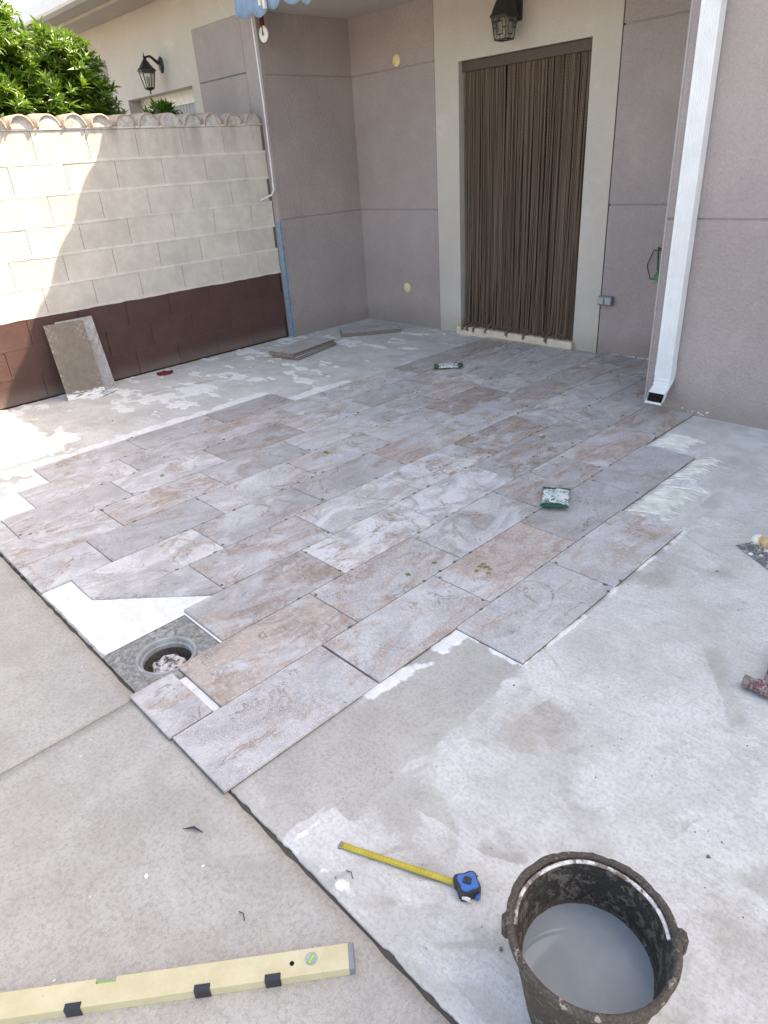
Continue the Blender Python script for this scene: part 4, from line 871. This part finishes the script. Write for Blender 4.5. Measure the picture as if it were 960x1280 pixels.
# crumbs and chips scattered on the slurry
mb = MB(); rr = random.Random(5)
for i in range(300):
    x = rr.uniform(-.05, 1.3); y = rr.uniform(-1.12, 1.7)
    if i > 190: x = rr.uniform(-4.5, -3.3); y = rr.uniform(-.5, 3.0)
    s = rr.uniform(.0007, .0019)*(2.2 if rr.random() < .06 else 1); Mx = Matrix.Translation((x, y, ZS+s*.8+.001)) @ Matrix.Rotation(rr.uniform(0,3), 4, 'Z'); mb.prism([(s*1.2,0),(.2*s,s),(-s,.4*s),(-.7*s,-.8*s),(.5*s,-s)], -s*.7, s*.6, s*.2, Mx)
tag(mb.build('debris', M['grit']), 'fine dark grit scattered over the yard floor', 'grit', kind='stuff')
mb = MB()
for i in range(75):
    x = rr.uniform(-2.2, 1.1); y = rr.uniform(-2.3, -1.16); s = rr.uniform(.0012, .0035)*(1.6 if rr.random() < .08 else 1)
    if i > 40: x = rr.uniform(-4.5,-3.1); y = rr.uniform(-.4,3.2)
    Mx = Matrix.Translation((x, y, ZS+.0005)) @ Matrix.Rotation(rr.uniform(0,3), 4, 'Z'); mb.prism([(s*1.6,0),(.4*s,s*.9),(-s,.4*s),(-1.2*s,-.5*s),(.5*s,-s)], -.001, .0022, .0006, Mx)
tag(mb.build('adhesive_splats', M['combed']), 'dried cream splats of adhesive dotted over the concrete', 'splats', kind='stuff')

# spacer bags
def bag(loc, rz, label, tilt=0):
    mb = MB(); nx, ny = 15, 21; vs = []; rr = random.Random(int(loc[0]*100))
    for side in (1, -1):
        for j in range(ny):
            for i in range(nx):
                u = i/(nx-1)*2-1; v = j/(ny-1)*2-1; puff = .8*max(0, (1-u**2))**.5*max(0, 1-v**4)**.7; w = .066*(1+.08*abs(v)**6-.06*(1-v*v))
                vs.append((u*w+.003*math.sin(9*v+u), v*.118+.004*math.sin(5*u+j), .017+side*(.014*puff+.003*math.sin(7*u+5*v)*puff)+.006*max(0,abs(v)-.8)*5*(1 if v > 0 else -.4)))
    fs = [(j*nx+i, j*nx+i+1, (j+1)*nx+i+1, (j+1)*nx+i) for j in range(ny-1) for i in range(nx-1)]; o = nx*ny
    fs += [(o+j*nx+i, o+(j+1)*nx+i, o+(j+1)*nx+i+1, o+j*nx+i+1) for j in range(ny-1) for i in range(nx-1)]
    mb.add(vs, fs, True); return tag(mb.build('spacer_bag', M['bag_print'], None, loc, (tilt, 0, rz)), label, 'bag', 'green and white spacer bags on the tiles')
bag((-.592, .932, -.001), R(-150), 'green and white plastic packet on the grey tile near the unlaid right edge')
bag((-2.60, 2.44, -.001), R(-48), 'green and white plastic packet on tiles close to the curtained doorway')

# spirit level
t = empty('spirit_level', (.272, -1.205, ZS)); lv = Vector((-.462, -.586)).normalized(); t.rotation_euler = (0, 0, math.atan2(lv.y, lv.x)); tag(t, 'long yellow spirit level lying on the old concrete', 'spirit level')
Lw, Lt = .054, .024; Ln = 1.20
# local: x runs away along the level, y to the near side (width), z up
def lvl_body():
    mb = MB(); mb.prism([(0,0),(.505,0),(.505,.011),(.548,.011),(.548,0),(Ln,0),(Ln,Lw),(0,Lw)], 0, Lt, 0)
    return mb.build('body', M['level_yellow'], t), (.082, Lw*.42, .0135)
bd, (vx, vy, vr) = lvl_body()
MB().cbox((-.012,-.0008,-.0006),(.002,Lw+.0008,Lt+.0008), .002).build('end_cap', M['grey_plastic'], t)
vh = MB().lathe([(vr*1.06,.020),(vr*1.06,.0248),(vr*.94,.0250),(vr*.90,.0243),(0,.0243)], n=28).build('vial_housing', M['light_grey_plastic'], t, (vx,vy,0)); MB().tube([(-.010,0,.0222),(.010,0,.0222)], .0045, 10).build('vial', M['vial_green'], vh, (0,0,0), (0,0,R(55)))
MB().lathe([(.0052,.0244),(.0052,.02445),(0,.02445)], n=16).build('hang_hole', M['dark_hole'], t, (vx+.042, vy+.004, .0))
MB().tube([(.507,.008,.014),(.546,.008,.014)], .0058, 10).build('vial', M['vial_green'], t)
for x in (.165, .315, .585):
    mb = MB(); mb.cbox((x-.017, Lw-.012, Lt-.002), (x+.017, Lw+.0025, Lt+.0022), .001); mb.cbox((x-.017, Lw-.001, -.0005), (x+.017, Lw+.0028, Lt), .001); mb.build('clip', M['black_clip'], t)

# tape measure
t = empty('tape_measure', (.375, -.915, ZS)); bv = Vector((.085-.375+.03, -1.027+.915)).normalized(); t.rotation_euler = (0,0,math.atan2(bv.y, bv.x)); tag(t, 'blue and black tape measure with yellow blade pulled out on the slurry', 'tape measure')
prof = []
for k in range(22):
    a = math.pi*2*k/22; r = .030+.004*math.cos(4*a+.6); prof.append((r*math.cos(a)*.98, r*math.sin(a)))
prof = [(x if x < .02 else .02+(x-.02)*1.3, y) for x, y in prof]
MB().prism(prof, 0, .030, .004).build('case', M['rubber_black'], t)
pc = MB().prism([(x*.80-.002, y*.80) for x, y in prof], .028, .0335, .002).build('face', M['blue_plastic'], t)
mb = MB(); mb.cbox((-.009,-.009,.033),(.011,.008,.038), .002); mb.lathe([(.005,.038),(.004,.040),(0,.040)], n=12); mb.build('clip', M['black_clip'], pc)
MB().cbox((-.016,.0295,.008),(.006,.0335,.020), .001).build('label', M['label_white'], t); MB().cbox((-.035,.006,.004),(-.024,.022,.016), .003).build('button', M['blue_plastic'], t)
mb = MB(); N = 24; vs = []; BLn = .315
for i in range(N+1):
    s = i/N; x = .024+BLn*s; z = .0085-.004*s
    for v in (-1,-.5,0,.5,1): vs.append((x, v*.0085, z+.0022*v*v))
mb.add(vs, [(5*i+j, 5*i+j+1, 5*i+6+j, 5*i+5+j) for i in range(N) for j in range(4)], True); bl = mb.build('blade', M['yellow_blade'], t); sd = bl.modifiers.new('thick', 'SOLIDIFY'); sd.thickness = .0006
MB().cbox((.024+BLn-.004,-.010,-.001),(.024+BLn+.003,.010,.008), .001).build('hook', M['grey_plastic'], t)

# bucket
t = empty('bucket', (.706, -.957, ZS)); tag(t, 'crusted black builder bucket half full of milky grey water', 'bucket')
Hb, rb_, rt_ = .285, .106, .1485
pr_ = lambda z: rb_+(rt_-rb_)*z/Hb
prof = [(0,0),(rb_-.006,0),(rb_,.006)]+[(pr_(z), z) for z in np.linspace(.03, Hb-.03, 8)]+[(rt_+.001,Hb-.026),(rt_+.005,Hb-.022),(rt_+.006,Hb-.004),(rt_+.003,Hb),(rt_-.004,Hb),(rt_-.007,Hb-.006)]
mb = MB(); mb.lathe(prof, n=72); rr = random.Random(8)
def rough_up(mb, amp, z0):
    V = np.array(mb.v); a = np.arctan2(V[:,1], V[:,0]); nz = fbm(a*5+20, V[:,2]*20+3, 2.2, 4, 4)-.5; nz2 = fbm(np.cos(a)*6+30, np.sin(a)*6+30, 2.5, 4, 6)-.5; rad = np.hypot(V[:,0], V[:,1])+1e-9; k = 1+(amp*nz2)/rad*(rad > .05); V[:,0] *= k; V[:,1] *= k; V[:,2] += np.where(V[:,2] > z0, nz2*amp*2.0, 0); mb.v = [tuple(v) for v in V]
rough_up(mb, .005, Hb-.01); body = mb.build('body', M['bucket'], t)
inn = MB(); inn.lathe([(rt_-.0055,Hb-.003)]+[(pr_(z)-.006, z) for z in np.linspace(Hb-.012, .02, 12)]+[(0,.018)], n=72); rough_up(inn, .006, Hb-.004); inn.build('lining', M['bucket_in'], t)
MB().lathe([(pr_(.163)-.003,.163),(0,.163)], n=64, smooth=False).build('water', M['water'], t)
sc_ = MB(); sc_.lathe([(pr_(.163)-.0085,.1632),(pr_(.163)-.0065,.1645),(pr_(.168)-.0055,.171),(pr_(.173)-.0052,.176)], n=72); rough_up(sc_, .004, .9); sc_.build('tide_line', M['bucket_rim'], t)
import mathutils
e1 = Vector((math.cos(R(38)), math.sin(R(38)), 0)); e2 = Vector((-e1.y, e1.x, 0))
for s in (-1, 1):
    Mr = Matrix.Translation(e1*s*(rt_+.006)) @ Matrix.Rotation(math.atan2(e1.y*s, e1.x*s), 4, 'Z')
    MB().cbox((-.010,-.015,Hb-.045),(.009 if s < 0 else .014,.015,Hb+.004), .007, Mr).build('lug', M['bucket'], t)
pts = []
for k in range(29):
    a = math.pi*k/28; p = e1*math.cos(a)*(rt_-.010)+e2*math.sin(a)*(rt_-.0165); pts.append((p.x, p.y, Hb-.018+.014*math.sin(a)+.002*math.sin(a*5)))
MB().tube(pts, .0042, 8).build('handle', M['handle'], t)
rim = MB(); rim.lathe([(rt_+.0065,Hb-.012),(rt_+.0075,Hb-.003),(rt_+.004,Hb+.0015),(rt_-.003,Hb+.0015),(rt_-.0065,Hb-.004)], n=96); rough_up(rim, .0045, Hb-.02); rim.build('rim', M['bucket_rim'], t)

# trowel
t = empty('finishing_trowel', (.222, 1.060, ZS)); t.rotation_euler = (0,0,R(-33)); tag(t, 'steel plastering trowel with wooden handle caked in white adhesive', 'trowel')
mb = MB(); N = 14; ed = [(0,-.0),(.28,-.0),(.28,.115),(0,.115)]; mb.prism(ed, .004, .0058, .0004); mb.build('blade', M['trowel_steel'], t)
mb = MB(); rr = random.Random(3)
for i in range(26):
    x = rr.uniform(.0,.27); y = rr.uniform(.008,.108); s = rr.uniform(.004,.012); mb.lathe([(s,0),(s*.8,s*.28),(s*.3,s*.42),(0,s*.44)], (x,y,.0057), n=7)
tag(mb.build('adhesive_lumps', M['combed'], t), kind='stuff')
MB().tube([(.055,.057,.005),(.06,.057,.045),(.075,.057,.058),(.20,.057,.060),(.215,.057,.045),(.22,.057,.005)], .008, 8).build('shank', M['trowel_steel'], t)
MB().tube([(.060,.057,.060),(.085,.057,.062),(.14,.057,.064),(.19,.057,.062),(.205,.057,.060)], [.014,.018,.020,.018,.013], 12).build('handle', M['wood'], t)
mb = MB(); mb.lathe([(0,-.02),(.018,-.015),(.024,.0),(.021,.014),(.010,.022),(0,.024)], n=14); mb.v = [(x*(1+.2*math.sin(9*y*60)), y*(1+.15*math.sin(x*300)), z*(1+.15*math.sin(x*200+y*300))) for x,y,z in mb.v]; mb.build('adhesive_clump', M['combed'], t, (.055,.055,.052))

# hammer
t = empty('hammer', (.575, .205, ZS)); t.rotation_euler = (0,0,R(6)); tag(t, 'worn club hammer with flaking red paint lying on the slurry', 'hammer')
oc8 = lambda r, x: [(x, r*math.cos(math.pi/8+k*math.pi/4), .026+r*math.sin(math.pi/8+k*math.pi/4)) for k in range(8)]
def loft(rings, name, m):
    mb = MB(); n = 8; mb.add(sum([oc8(r, x) for x, r in rings], []), [(i*n+k, i*n+(k+1) % n, (i+1)*n+(k+1) % n, (i+1)*n+k) for i in range(len(rings)-1) for k in range(n)]+[tuple(range(n))[::-1], tuple((len(rings)-1)*n+k for k in range(n))]); return mb.build(name, m, t)
loft([(0,.019),(.003,.0225),(.016,.0225),(.018,.021)], 'face', M['hammer_steel']); loft([(.017,.0195),(.030,.0195),(.042,.0245),(.085,.0245),(.097,.0195),(.11,.0195)], 'head', M['hammer_red']); loft([(.109,.021),(.111,.0225),(.124,.0225),(.127,.019)], 'face', M['hammer_steel'])
MB().tube([(.064,-.028,.026),(.064,.03,.026),(.060,.12,.022),(.05,.27,.018)], [.013,.013,.0145,.016], 10, squash=.8).build('handle', M['hammer_red'], t)
